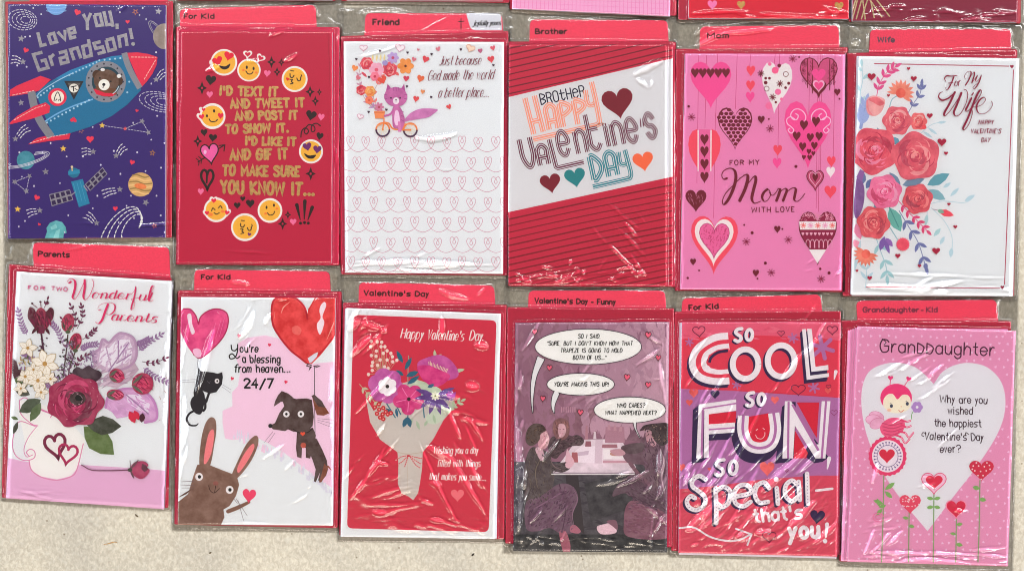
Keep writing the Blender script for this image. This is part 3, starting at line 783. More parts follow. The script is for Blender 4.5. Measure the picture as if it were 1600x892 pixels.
def spark(P, x, y, r, w=.26, c='#31141f', hole=True):
    P.poly([(x, y-r), (x+r*w, y-r*w), (x+r*.75, y), (x+r*w, y+r*w), (x, y+r), (x-r*w, y+r*w), (x-r*.75, y), (x-r*w, y-r*w)], c)
    if hole: P.ell(x, y, r*.16, r*.18, '#c02045', n=8)
def art_emoji(P):
    P.view(265, 0, 2.0727)
    Y = '#e2a93f'; K = '#2c1518'; Wt = '#ecdfe4'
    P.m('fold_line'); P.line([(515-2, 108), (521, 300), (520, 855)], 2.5, '#a31a3d')
    def face(x, y, r):
        P.m('smiling_face_sticker'); P.ell(x, y, r, r, Wt, n=34); return r*.86
    # 1 heart eyes
    r = face(176, 203, 43); P.ell(137, 203, 9, 10, Wt, n=10); P.ell(176, 203, r, r, Y, n=30)
    P.heart(156, 200, 34, 30, '#cf1f3c', -.35); P.heart(191, 184, 32, 30, '#cf1f3c', .25)
    P.poly([(160, 213), (180, 216), (196, 207), (192, 220), (180, 226), (168, 223)], K, smooth=True)
    # 2 antennae
    P.m('smiling_face_sticker')
    P.line([(253, 195), (250, 185)], 5, Wt); P.heart(253, 178, 30, 26, Wt); P.heart(253, 178, 19, 16, '#c21f45')
    P.line([(282, 205), (290, 196)], 5, Wt); P.heart(294, 190, 30, 26, Wt, .5); P.heart(294, 190, 19, 16, '#c21f45', .5)
    P.ell(257, 228, 38, 37, Wt); P.ell(257, 228, 33, 32, Y)
    P.ell(250, 219, 3.4, 6, K, n=10); P.ell(272, 223, 3.4, 6, K, n=10); P.line([(247, 231), (254, 240), (264, 240), (270, 234)], 3.2, K, smooth=True)
    P.ell(239, 228, 5, 4, '#dd7f3a', n=8); P.ell(281, 236, 5, 4, '#dd7f3a', n=8)
    # 3 kiss
    r = face(405, 257, 42); P.ell(405, 257, 36, 36, Y)
    def kiss(x, y, h, hc):
        P.line([(x-6, y-18), (x-5, y-8), (x+2, y-6), (x+7, y-13)], 3.4, K, smooth=True); P.line([(x+16, y-4), (x+20, y+4), (x+27, y+3), (x+29, y-8)], 3.4, K, smooth=True)
        P.line([(x-4, y-28), (x+6, y-27)], 3, K); P.line([(x+30, y-15), (x+32, y-10)], 3, K)
        P.line([(x-6, y), (x+2, y+1), (x-2, y+7), (x+4, y+12), (x-5, y+15)], 3.2, K, smooth=True); P.heart(h[0], h[1], 12, 12, hc, .3)
    kiss(396, 258, (382, 258), '#cc3030')
    # 4 left wink
    r = face(139, 377, 42); P.heart(107, 359, 24, 24, Wt); P.heart(101, 381, 28, 28, Wt); P.ell(139, 377, 36, 34, Y)
    P.heart(110, 357, 12, 12, '#cf2848'); P.heart(104, 380, 18, 18, '#cf2848', -.2); P.heart(165, 377, 19, 21, '#cf2848', .1)
    P.ell(144, 360, 3.6, 5.5, K, n=10); P.ell(121, 376, 3.4, 5, K, n=10); P.line([(128, 386), (134, 394), (148, 394), (155, 388)], 3.2, K, smooth=True)
    # 5 purple hearts
    r = face(458, 491, 39); P.ell(458, 491, 33, 33, Y); P.heart(446, 477, 29, 28, '#6a2a6c', -.2); P.heart(478, 486, 27, 27, '#6a2a6c', .1)
    P.poly([(436, 497), (452, 504), (474, 502), (466, 513), (452, 514), (442, 508)], K, smooth=True)
    # 6 blush three hearts
    r = face(151, 680, 40); P.heart(143, 650, 28, 26, Wt); P.heart(186, 690, 26, 26, Wt); P.heart(120, 692, 26, 26, Wt); P.ell(151, 680, 34, 33, Y)
    P.heart(143, 651, 17, 16, '#cf2848'); P.heart(186, 690, 16, 16, '#cf2848', .2); P.heart(121, 691, 15, 15, '#cf2848')
    P.line([(136, 683), (140, 674), (147, 680)], 3.2, K, smooth=True); P.line([(158, 674), (165, 667), (170, 675)], 3.2, K, smooth=True); P.line([(144, 689), (152, 694), (161, 689)], 3, K, smooth=True)
    P.ell(133, 695, 8, 6, '#dd7f3a', n=10); P.ell(172, 685, 7, 5, '#dd7f3a', n=10)
    # 7 kiss bottom
    r = face(244, 736, 45); P.ell(244, 736, 39, 38, Y); kiss(236, 742, (258, 760), '#6a2a6c')
    # 8 smile
    r = face(325, 682, 40); P.ell(325, 682, 34, 33, Y); P.ell(314, 672, 3.2, 5.5, K, n=10); P.ell(338, 665, 3.2, 5.5, K, n=10)
    P.line([(317, 690), (324, 697), (336, 694), (340, 685)], 3.2, K, smooth=True); P.ell(311, 692, 5, 4, '#dd7f3a', n=8); P.ell(348, 676, 5, 4, '#dd7f3a', n=8)
    # doodles
    P.m('heart', stuff=True)
    BK = '#31141f'; PK = '#e86f9b'
    for x, y, w, h, a, c in ((133, 262, 34, 34, .15, BK), (130, 308, 21, 22, 0, PK), (112, 431, 22, 24, -.1, BK), (140, 448, 27, 26, .1, BK), (316, 240, 22, 23, .1, PK), (458, 376, 35, 34, .2, BK), (491, 381, 21, 24, .1, PK),
                             (486, 443, 23, 26, .2, BK), (101, 622, 20, 22, 0, PK), (237, 645, 17, 17, 0, BK), (219, 667, 22, 22, 0, BK), (261, 661, 28, 28, 0, BK), (400, 720, 22, 22, 0, PK)):
        P.heart(x, y, w, h, c, a)
    P.m('heart', 'pink heart pierced by a black arrow'); P.line([(178, 470), (92, 525)], 3.5, BK); P.heart(131, 500, 58, 66, '#d65f9f', -.15, BK, 4)
    P.line([(160, 472), (179, 470), (176, 490)], 3.5, BK); P.line([(86, 514), (96, 522), (94, 536)], 3, BK); P.line([(94, 508), (103, 516), (102, 530)], 3, BK); P.ell(115, 493, 5, 7, '#eab6d3', n=10)
    P.m('heart'); P.heart(122, 583, 40, 64, None, 0, BK, 8); P.line([(121, 562), (120, 592)], 6, BK)
    P.m('sparkles', stuff=True)
    for x, y, r in ((105, 286, 22), (330, 202, 20), (348, 234, 16), (362, 203, 14), (455, 298, 20), (472, 328, 17), (485, 299, 12), (91, 458, 20), (457, 563, 22), (366, 725, 20), (383, 696, 14)): spark(P, x, y, r)
    P.m('squiggle'); P.line([(425, 445), (428, 425), (440, 415), (450, 425), (443, 435), (436, 425), (450, 405), (468, 410), (470, 424), (460, 426), (460, 408), (475, 400), (488, 408)], 3.6, BK, smooth=True)
    P.m('exclamation_marks')
    for x0, y0, x1, y1 in ((412, 664, 423, 712), (438, 652, 436, 710), (462, 672, 448, 712)):
        P.line([(x0, y0), (x1, y1)], 12, BK, w1=12, w2=3); P.ell(x1+1, y1+11, 5, 5, BK, n=10)
    P.m('lettering', 'gold capital lettering starting I\'D TEXT IT')
    g = '#b8935e:foil'
    for t, x, y, h, w, a, sw in (("I'D TEXT IT", 160, 311, 33, 192, -1, 8.2), ("AND TWEET IT", 194, 353, 33, 244, 1, 8.2), ("AND POST IT", 210, 392, 32, 206, 1, 8.2), ("TO SHOW IT.", 180, 434, 32, 206, 1, 8.2),
                                 ("I'D LIKE IT", 243, 472, 31, 168, -1, 8.2), ("AND GIF IT", 194, 521, 38, 190, 1, 8.6), ("TO MAKE SURE", 170, 570, 37, 252, -1, 8.6), ("YOU KNOW IT...", 163, 628, 44, 308, -1.5, 9.6)):
        P.text(t, x, y, h, w, a, ((sw*1.03, g),), gap=2.15, jit=.8, space=2.0)

def art_friend(P):
    P.view(530, 0, 2.0268)
    rows = [(0, 470), (1, 534), (0, 597), (1, 662), (0, 724), (1, 789), (0, 850)]
    hs = [(36, 52, 36), (84, 48, 34), (134, 46, 34), (185, 56, 32), (239, 52, 36), (291, 46, 34), (341, 50, 32), (389, 46, 36), (440, 54, 32), (496, 54, 34)]
    hs2 = [(56, 50, 34), (109, 48, 36), (163, 56, 32), (215, 44, 36), (262, 50, 34), (312, 48, 32), (364, 50, 36), (418, 56, 32), (471, 46, 34), (522, 46, 34)]
    for k, (odd, y) in enumerate(rows):
        P.m('looping_heart_line')
        pts = []
        prev = -10
        row = hs2 if odd else hs
        for i, (x, w, h) in enumerate(row):
            w *= .52; yb = y; yt = y-h+3
            if i == 0: pts += [(14, y+2), (x-14, y+9)]
            pts += [(x, yb), (x+w*.36, yb-h*.42), (x+w*.50, yt+4), (x+w*.34, yt-5), (x+w*.1, yt-3), (x-3.5, yt+7), (x-4, yt+13), (x, yt+16), (x+4, yt+13), (x+3.5, yt+7), (x-w*.1, yt-3), (x-w*.34, yt-5), (x-w*.50, yt+4), (x-w*.36, yb-h*.42), (x, yb)]
            if i < len(row)-1: nx = row[i+1][0]; pts += [(x+(nx-x)*.35, y+10), (x+(nx-x)*.65, y+10)]
        P.line(pts, 1.75, '#c08a9d', smooth=True)
    # flowers from the basket
    P.m('bouquet')
    P.sprig([(120, 350), (85, 320), (62, 255), (70, 200)], 1.5, '#aa8888', '#b78ca6', 6, 14, 6, side=0)
    P.sprig([(125, 350), (108, 300), (130, 250), (140, 210)], 1.5, '#aa8888', '#d87878', 5, 16, 7)
    P.sprig([(122, 350), (100, 330), (90, 300)], 1.5, '#aa8888', '#a98ab8', 3, 15, 6)
    P.leaf(88, 245, 70, 228, 9, '#c94a5c'); P.leaf(190, 240, 175, 228, 10, '#cf6060'); P.leaf(175, 215, 196, 205, 9, '#a996c4')
    P.rose(87, 202, 20, '#cd3d50', '#b02a45', '#e89a9a', 3); P.rose(160, 220, 23, '#cd3d50', '#b02a45', '#e89a9a', 5)
    P.flower(118, 222, 24, 6, '#dfa0b8:water', '#cc5a70', .25, .8); P.flower(113, 243, 15, 6, '#d9708a:water', '#bb3f58', .3, .8)
    P.rose(70, 286, 16, '#cd3d50', '#b02a45', '#e89a9a', 6); P.rose(98, 290, 17, '#e0924a', '#cc7038', '#efc080', 7)
    P.flower(210, 210, 26, 6, '#dd8b3c:water', '#5a3020', .16, .62); P.flower(170, 184, 19, 7, '#b09ac8', '#b8506e', .25, .6); P.ell(145, 200, 9, 9, '#9a90c0', n=12)
    P.flower(126, 340, 16, 7, '#c07898', '#a84a60', .25, .5); P.flower(95, 318, 13, 5, '#d97a60', '#c05a48', .3, .8); P.heart(137, 255, 30, 26, '#cf5345', -.4)
    for x in (105, 118, 130, 142): P.leaf(x, 195, x+2, 172, 6, '#d9c890')
    # the cat-like animal on the bicycle
    P.m('bicycle'); OR = '#dd7f45'; PU = '#4d3350'
    for x, y in ((138, 411), (225, 412)):
        P.line(ell_pts(x, y, 21, 21, 0, 30), 5, OR, closed=True); P.line(ell_pts(x, y, 21, 21, 0, 20, 5, 175), 5.5, PU)
        for k in range(5): a = k*.63; P.line([(x-18*math.cos(a), y-18*math.sin(a)), (x+18*math.cos(a), y+18*math.sin(a))], .9, '#e9c8a0')
        P.ell(x, y, 3, 3, OR, n=8)
    P.line([(138, 409), (142, 378), (136, 370)], 4, OR, smooth=True); P.line([(142, 388), (158, 392), (170, 408), (198, 412), (224, 412)], 4.5, OR, smooth=True); P.line([(198, 412), (206, 394), (200, 392)], 4, OR); P.line([(200, 392), (240, 396)], 3, '#e29a70')
    P.line([(120, 400), (138, 392)], 3, '#e29a70')
    P.poly([(110, 352), (145, 352), (142, 376), (114, 376)], '#d98a5a'); P.line([(111, 357), (144, 357)], 2, '#c06a40')
    P.m('cat'); PK = '#b9629f:water'
    P.poly([(205, 385), (222, 362), (250, 347), (280, 344), (312, 348), (300, 360), (282, 372), (250, 378), (225, 382)], '#bf74ad:water', smooth=True)
    P.poly([(170, 340), (190, 338), (202, 358), (208, 385), (198, 412), (192, 416), (186, 408), (172, 404), (168, 380)], PK, smooth=True); P.poly([(178, 352), (188, 355), (192, 390), (180, 398), (174, 380)], '#e2bfd6', smooth=True)
    P.poly([(186, 385), (194, 386), (196, 418), (186, 418)], '#c87cae'); P.line([(172, 348), (162, 362), (144, 368)], 6, '#b9629f', smooth=True)
    P.poly([(154, 268), (160, 280), (178, 276), (198, 280), (205, 267), (209, 288), (216, 305), (210, 325), (195, 336), (170, 337), (152, 328), (142, 308), (148, 288)], PK, smooth=True)
    P.poly([(153, 266), (151, 288), (164, 280)], '#a9508f'); P.poly([(206, 266), (209, 290), (196, 281)], '#a9508f')
    for x in (172, 180, 188): P.line([(x, 278), (x+1, 288)], 2, '#954a86')
    for y in (300, 312): P.line([(143, y), (152, y+2)], 2, '#954a86'); P.line([(215, y), (206, y+2)], 2, '#954a86')
    for y in (352, 366, 380): P.line([(196, y), (204, y+4)], 2, '#954a86')
    P.ell(180, 320, 10, 11, '#e6d3df'); P.ell(180, 317, 2.6, 2.2, '#302030', n=8); P.line([(180, 319), (180, 325)], 1.2, '#302030'); P.ell(164, 311, 2.8, 3, '#302030', n=8); P.ell(193, 311, 2.8, 3, '#302030', n=8)
    P.m('heart', stuff=True)
    for x, y, w, c, a in ((49, 218, 20, '#d98a50', .3), (59, 248, 16, '#c97080', .6), (273, 190, 22, '#c94a55', .35), (257, 251, 23, '#cf6a48', .3), (212, 251, 19, '#c04058', .1), (243, 315, 19, '#cb4c50', .2), (264, 292, 14, '#d08858', .2),
                          (348, 340, 16, '#cb4c50', -.4), (314, 157, 15, '#cc7a8a', -.4), (447, 163, 15, '#b06080', -.2), (487, 154, 16, '#cc6070', -.3), (481, 190, 22, '#cb4c55', -.2), (236, 190, 15, '#c97080', .4), (250, 159, 9, '#c98090', .2)):
        P.heart(x, y, w, w*1.05, c, a)
    for x, y in ((54, 189), (129, 163), (216, 168), (214, 275), (93, 356), (149, 349), (292, 173), (291, 309), (385, 158), (488, 208), (94, 246)): P.heart(x, y, 8, 9, '#40203a', .2)
    for x, y, w, a in ((77, 154, 24, 0), (192, 154, 30, .2), (66, 371, 20, .3), (415, 155, 28, .4)): P.heart(x, y, w, w*.8, '#ecd5de' if x < 400 else '#e8c8b8', a, '#c490a8' if x < 400 else '#c99a88', 2)
    P.m('lettering', 'slender maroon script reading Just because God made the world a better place')
    kw = dict(passes=((2.7, '#7a3548'),), slant=.30, pen=.35, gap=1.5, caps=False, bounce=1)
    P.text('Just because', 314, 208, 30, 134, 1, **kw); P.text('God made the world', 279, 256, 33, 208, 1, **kw); P.text('a better place...', 312, 310, 33, 162, .5, **kw)

def brother_bg(P, x0, x1, top=True):
    rd = random.Random(5)
    P.m('stripes'); P.lock = False
    P.poly([(x0, 268-(x0-20)*.236), (x1, 268-(x1-20)*.236), (x1, 632-(x1-20)*.216), (x0, 632-(x0-20)*.216)], '#c9c9ce')
    P.lock = True
    for k in range(9):
        y = 96+k*20.5
        if y > 262: break
        P.z += 3e-7
        P.line([(x0-6, y), ((x0+x1)/2, y-(x1-x0)*.113), (x1+6, y-(x1-x0)*.236+rd.uniform(-2, 2))], 3.4+rd.random()*1.2, '#6f1230', caps=False, smooth=True)
    for k in range(22):
        y = 657+k*(21-k*.05)
        P.z += 3e-7
        P.line([(x0-6, y), ((x0+x1)/2, y-(x1-x0)*.112), (x1+6, y-(x1-x0)*.214+rd.uniform(-3, 3))], 3.2+rd.random()*1.4, '#7a142e', caps=False, smooth=True)
    P.lock = False; P.z += P.DZ*3
def brother_under(P):
    P.view(785, 20, 2.0286); brother_bg(P, 20, 545)
def art_brother(P):
    P.view(785, 20, 2.0286); brother_bg(P, 16, 524)
    WH = '#c9c9ce'
    for x, y, w, h, c in ((367, 291, 100, 96, '#7a0c30'), (153, 543, 66, 62, '#7a0c30'), (231, 525, 67, 62, '#2c7f84'), (447, 474, 66, 62, '#dc6a48')):
        P.m('heart'); P.heart(x, y, w, h, c, -.18)
    P.m('lettering', 'thin navy lettering reading BROTHER,')
    up = {'T': (3, '~18 14 13 22 33', '06 36'), 'E': (3, '~05 35 36 27 17 06 03 12 22 33'), 'O': (3, 'o18 07 03 12 22 33 37 28'), 'R': (3, '08 02', '~08 28 37 36 25 05', '25 32'), 'B': (3, '08 02', '~08 18 37 36 15 05', '~05 15 34 33 12 02'), 'H': (3, '08 02', '38 32', '05 35')}
    P.text('BROTHER,', 122, 293, 36, 156, 11.5, ((3.8, '#26243a'),), font=up, gap=1.4)
    def tri(pts, w, c, smooth=True):
        for ww, cc in ((w*1.05, c), (w*.66, WH), (w*.34, c)): P.line(pts, ww, cc, smooth=smooth, caps=False)
    def tritext(t, x, y, h, w, a, sw, c, font, gap=2.0):
        P.text(t, x-4, y+4, h+9, w+8, a, ((sw*1.1, c), (sw*.66, WH), (sw*.34, c)), font=font, gap=gap, caps=False)
    OR = '#dd8f76'; MA = '#6a3048'; TL = '#2f7f8c'
    P.m('lettering', 'coral triple-line lettering reading HAPPY')
    tritext('H', 97, 388, 122, 36, 14, 15, OR, dict(RETRO, H=(3, '08 02', '38 32', '04 34')))
    tritext('APP', 146, 374, 80, 126, 11, 15, OR, dict(RETRO, A=(3, '~02 05 07 18 28 37 35 32', '04 34')), 1.9)
    tri([(263, 246), (268, 280), (276, 293), (290, 290), (298, 275)], 14, OR)
    tri([(282, 220), (296, 280), (307, 340), (304, 352), (290, 358), (97, 402)], 15, OR)
    P.m('lettering', "maroon triple-line lettering reading VALENTiNE'S")
    tritext('V', 70, 491, 92, 38, 13, 14, MA, RETRO)
    tritext('A', 118, 487, 76, 32, 12, 14, MA, RETRO)
    tri([(148, 402), (170, 488), (176, 492), (258, 473)], 14, MA, False)
    tritext('e', 184, 455, 112, 32, 12, 13, MA, {'e': (3, '~04 34 35 26 16 05 03 12 22 33')})
    tritext('n', 240, 449, 108, 32, 12, 13, MA, {'n': (3, '~06 02', '~03 05 16 26 35 32')})
    tritext('t', 283, 437, 100, 34, 12, 13, MA, {'t': (3, '~09 04 03 12 22 33', '06 36')})
    tritext('i', 332, 427, 100, 8, 12, 13, MA, {'i': (1, '16 12')})
    P.line([(318, 354), (319, 360)], 4, MA); P.line([(326, 352), (327, 358)], 4, MA)
    tritext('n', 356, 424, 108, 32, 12, 13, MA, {'n': (3, '~06 02', '~03 05 16 26 35 32')})
    tritext('e', 400, 412, 108, 32, 12, 13, MA, {'e': (3, '~04 34 35 26 16 05 03 12 22 33')})
    P.line([(437, 338), (439, 362)], 3.6, MA); P.line([(445, 337), (447, 360)], 3.6, MA)
    tritext('s', 461, 399, 112, 30, 12, 13, MA, {'s': (3, '~35 26 16 05 14 24 33 22 12 03')})
    P.m('lettering', 'teal triple-line lettering reading DAY')
    tritext('DA', 288, 532, 78, 82, 12, 15, TL, dict(RETRO, A=(3, '~02 05 07 18 28 37 35 32', '04 34')), 2)
    tri([(368, 442), (373, 475), (382, 482), (394, 478), (396, 465)], 13, TL)
    tri([(388, 435), (400, 480), (407, 510), (404, 522), (390, 528), (287, 552)], 14, TL)

def aster(P, x, y, r, c, n=4, w=1.8):
    for i in range(n):
        a = math.pi*i/n+.2; P.line([(x-r*math.cos(a), y-r*math.sin(a)), (x+r*math.cos(a), y+r*math.sin(a))], w, c)
def art_mom(P):
    P.view(1045, 30, 2.0281); MR = '#6e0f31'; CO = '#db4d63'; PK = '#dd4f93'; WH = '#dcd5d8'; rd = random.Random(2)
    BG = '#d481af'
    P.m('hanging_strings')
    for x, y0, y1 in ((95, 108, 520), (120, 108, 370), (155, 108, 300), (217, 108, 285), (260, 108, 180), (338, 108, 160), (351, 108, 470), (447, 108, 470), (473, 108, 600), (480, 108, 610), (486, 108, 500), (527, 108, 440), (148, 300, 630)):
        P.line([(x, y0), (x-6, y1)], 1.4, '#b8416f')
    P.m('heart'); P.heart(133, 210, 134, 150, PK, 0, sharp=.3)
    P.m('small_hearts', stuff=True)
    for i in range(5): P.heart(83+i*24.5, 173, 26, 33, MR, 0, sharp=.4)
    P.m('heart')
    for c, sc in ((MR, 1), (BG, .93)): P.heart(210, 348, 112*sc, 136*sc, c, 0, sharp=.2)
    hp = heart_pts(210, 348, 104, 126, 0, 30, .2)
    def inside(x, y, poly):
        r = False; j = len(poly)-1
        for i in range(len(poly)):
            if (poly[i][1] > y) != (poly[j][1] > y) and x < (poly[j][0]-poly[i][0])*(y-poly[i][1])/(poly[j][1]-poly[i][1])+poly[i][0]: r = not r
            j = i
        return r
    P.lock = True; P.z += P.DZ; k = 0
    y = 288
    while y < 412:
        x = 160+(7 if k % 2 else 0)
        while x < 262:
            if inside(x, y, hp): P.z += 1e-7; P.ell(x+rd.uniform(-1, 1), y, rd.uniform(6, 7.6), rd.uniform(5.4, 6.4), MR, n=9)
            x += 15
        y += 12; k += 1
    P.lock = False; P.z += P.DZ*2
    P.m('heart', 'coral and pink striped heart with a column of small maroon hearts'); P.heart(113, 437, 104, 176, CO, 0, sharp=.1); P.poly([(92, 345), (134, 345), (134, 480), (112, 524), (92, 480)], BG); P.line([(93, 352), (93, 482)], 4, WH, caps=False); P.line([(134, 352), (133, 482)], 4, WH, caps=False)
    P.poly([(95, 350), (131, 350), (131, 478), (113, 515), (95, 478)], '#d4649a')
    for y in (384, 422, 462, 503): P.heart(113, y, 27, 37, MR, 0, sharp=.2)
    P.m('heart'); P.heart(86, 577, 68, 72, MR, 0, sharp=.2)
    for k in range(26): x, y = 62+rd.random()*46, 552+rd.random()*30; P.line([(x, y), (x+rd.uniform(-1, 2), y+rd.uniform(4, 9))], 1.3, '#b0607e')
    P.m('heart', 'coral and white outlined heart with a speckled pink centre'); P.heart(144, 717, 156, 186, CO, .02, sharp=.5, n=36); P.heart(143, 708, 128, 150, WH, .02, sharp=.4, n=36); P.heart(144, 703, 98, 112, '#d4649a', .02, '#a03a68', 2, sharp=.3)
    hp = heart_pts(144, 703, 90, 102, 0, 30, .3)
    for k in range(190):
        x, y = 98+rd.random()*92, 648+rd.random()*104
        if inside(x, y, hp): a = rd.random()*3; P.lock = True; P.z += 2e-8; P.line([(x, y), (x+4*math.cos(a), y+4*math.sin(a))], 1.7, '#a02a55', caps=False); P.lock = False
    P.z += P.DZ
    for x, y, c in ((260, 166, CO), (259, 213, CO), (258, 249, PK), (345, 417, CO), (343, 458, PK), (515, 453, CO), (513, 486, WH)): P.m('heart'); P.heart(x, y, 28, 36, c, 0, sharp=.15)
    P.m('heart'); P.heart(512, 549, 38, 42, CO, 0)
    P.m('heart', 'white heart with maroon and pink dots and snowflakes'); P.heart(340, 220, 100, 166, '#d6d2d4', .08, sharp=.35)
    for x, y, r, c in ((292, 173, 0, MR), (307, 188, 4.5, MR), (319, 188, 4.5, MR), (307, 202, 6, MR), (350, 148, 6, MR), (352, 205, 0, MR), (380, 204, 5, MR), (370, 218, 4.5, MR), (346, 231, 10, '#dd6f9c'), (339, 264, 4, MR), (357, 254, 5, '#dd6f9c'), (317, 275, 11, '#dd6f9c'), (320, 143, 6, '#dd6f9c'), (337, 163, 11, '#dd5f8c'), (329, 248, 0, MR)):
        if r: P.ell(x, y, r, r, c, n=12)
        else: aster(P, x, y, 10, c, 4, 3)
    for x, y in ((371, 175), (310, 221)): P.line(ell_pts(x, y, 8, 8, 0, 12), 2, MR, closed=True)
    P.m('heart', 'ornate maroon patterned heart'); P.heart(475, 186, 120, 126, '#c0527f', 0, MR, 3, sharp=.2); 
    for x, y0, y1 in ((440, 128, 218), (455, 130, 235), (510, 130, 225), (523, 130, 208)): P.line([(x, y0), (x, y1)], 3, MR)
    for k in range(60):
        x, y = rd.choice((rd.uniform(424, 458), rd.uniform(506, 530))), rd.uniform(135, 205)
        P.line(ell_pts(x, y, rd.uniform(2, 4), rd.uniform(2, 5), 0, 7, 0, 260), 1.3, '#741b3c')
    P.heart(475, 180, 44, 44, '#dd4f93'); P.heart(475, 222, 50, 50, MR, 0); P.heart(475, 214, 38, 40, '#e7a7c6'); P.heart(475, 214, 28, 30, '#d84f8c')
    P.m('heart', 'large bright pink heart with pale scrolls and maroon hearts'); P.heart(441, 368, 152, 216, PK, 0, sharp=.15)
    SC = '#f0b9d3'
    for s in (-1, 1):
        f = lambda x, y: (443+s*(x-443), y)
        P.line([f(455, 325), f(452, 308), f(462, 292), f(478, 285), f(492, 290), f(500, 305), f(492, 318), f(480, 318), f(476, 306), f(484, 300)] if s > 0 else [f(455, 325), f(452, 308), f(462, 292), f(478, 285), f(492, 290), f(500, 305), f(492, 318), f(480, 318), f(476, 306), f(484, 300)], 3.2, SC, smooth=True)
        P.line([f(486, 318), f(500, 310), f(512, 318), f(510, 332), f(498, 342), f(490, 352), f(498, 362), f(508, 352), f(502, 346)], 3, SC, smooth=True)
    for x, y, w in ((428, 338, 26), (466, 327, 26), (405, 373, 25), (448, 377, 23), (476, 373, 23), (424, 406, 23), (461, 403, 21), (444, 421, 15), (428, 439, 13), (446, 440, 15), (458, 427, 13)): P.heart(x, y, w, w*1.3, MR, .05)
    P.m('heart'); P.heart(464, 512, 54, 64, '#b3496f', 0, MR, 2.5, sharp=.1); P.heart(464, 508, 38, 46, None, 0, '#e9a8c4', 2); P.heart(464, 504, 18, 28, MR)
    P.m('heart', 'maroon and white banded heart with a white tip'); P.heart(472, 694, 122, 166, '#8a2647', 0, MR, 3, sharp=.3, n=34)
    P.poly([(413, 641), (530, 641), (528, 667), (416, 667)], WH)
    for i in range(5): aster(P, 426+i*23, 654, 9, ('#d87070', '#d493b5')[i % 2], 4, 2.4)
    for k in range(50):
        x, y = rd.uniform(420, 520), rd.uniform(615, 636)
        P.line(ell_pts(x, y, 3, 4, 0, 7, 0, 240), 1.3, '#d990ad')
    for i in range(8): P.heart(425+i*13, 681, 9, 11, '#e2a3bd')
    for i in range(6):
        P.line([(435+i*14, 724), (435+i*14, 706), (441+i*14, 698), (447+i*14, 706), (447+i*14, 724)], 2, '#e2a3bd', smooth=True)
    P.poly([(444, 730), (499, 730), (471, 774)], WH)
    P.m('confetti', stuff=True)
    for x, y, w in ((293, 320, 22), (534, 233, 20), (344, 667, 20), (77, 770, 19), (276, 806, 20)): P.heart(x, y, w, w*1.2, MR)
    for x, y, r in ((63, 277, 4), (413, 121, 3), (317, 317, 3), (403, 467, 5), (239, 652, 3), (264, 677, 5), (360, 665, 3), (96, 796, 3), (60, 820, 4), (306, 773, 5), (281, 822, 3), (508, 804, 5), (480, 791, 4), (541, 253, 3)): P.ell(x, y, r, r, MR, n=10)
    for x, y in ((72, 311), (393, 126), (321, 347), (246, 705), (379, 699), (325, 803), (483, 823)): aster(P, x, y, 12, '#8a2448', 4, 1.9)
    P.m('lettering', 'maroon lettering reading FOR MY Mom WITH LOVE')
    P.text('FOR MY', 193, 463, 16, 94, 1, ((2.4, MR),), gap=2.6); P.text('WITH LOVE', 262, 613, 17, 136, 1, ((2.4, MR),), gap=2.4)
    P.view(1060, 240, 4.25); kw = dict(smooth=True, pen=.26)
    P.line([(322, 165), (300, 170), (288, 145), (302, 115), (340, 98), (372, 112), (382, 160), (368, 225), (335, 300), (303, 338), (292, 318), (312, 268), (360, 215), (410, 165)], 22, MR, **kw)
    P.line([(410, 165), (448, 140), (462, 158), (445, 230), (408, 312)], 23, MR, **kw)
    P.line([(408, 312), (440, 235), (480, 178), (508, 150), (514, 180), (498, 245), (488, 300), (505, 330), (545, 318)], 22, MR, **kw)
    P.view(1180, 240, 4.25)
    P.line([(80, 238), (58, 258), (46, 290), (60, 318), (85, 308), (102, 272), (92, 242), (80, 238)], 19, MR, **kw)
    P.line([(92, 258), (115, 278), (135, 262), (152, 236)], 5, MR, smooth=True); P.line([(152, 232), (166, 240), (156, 275), (142, 312)], 20, MR, **kw)
    P.line([(146, 295), (168, 255), (198, 232), (210, 246), (198, 280), (186, 312)], 19, MR, **kw); P.line([(190, 295), (215, 252), (252, 228), (270, 238), (264, 275), (260, 308), (282, 318), (306, 298), (330, 266)], 19, MR, **kw)

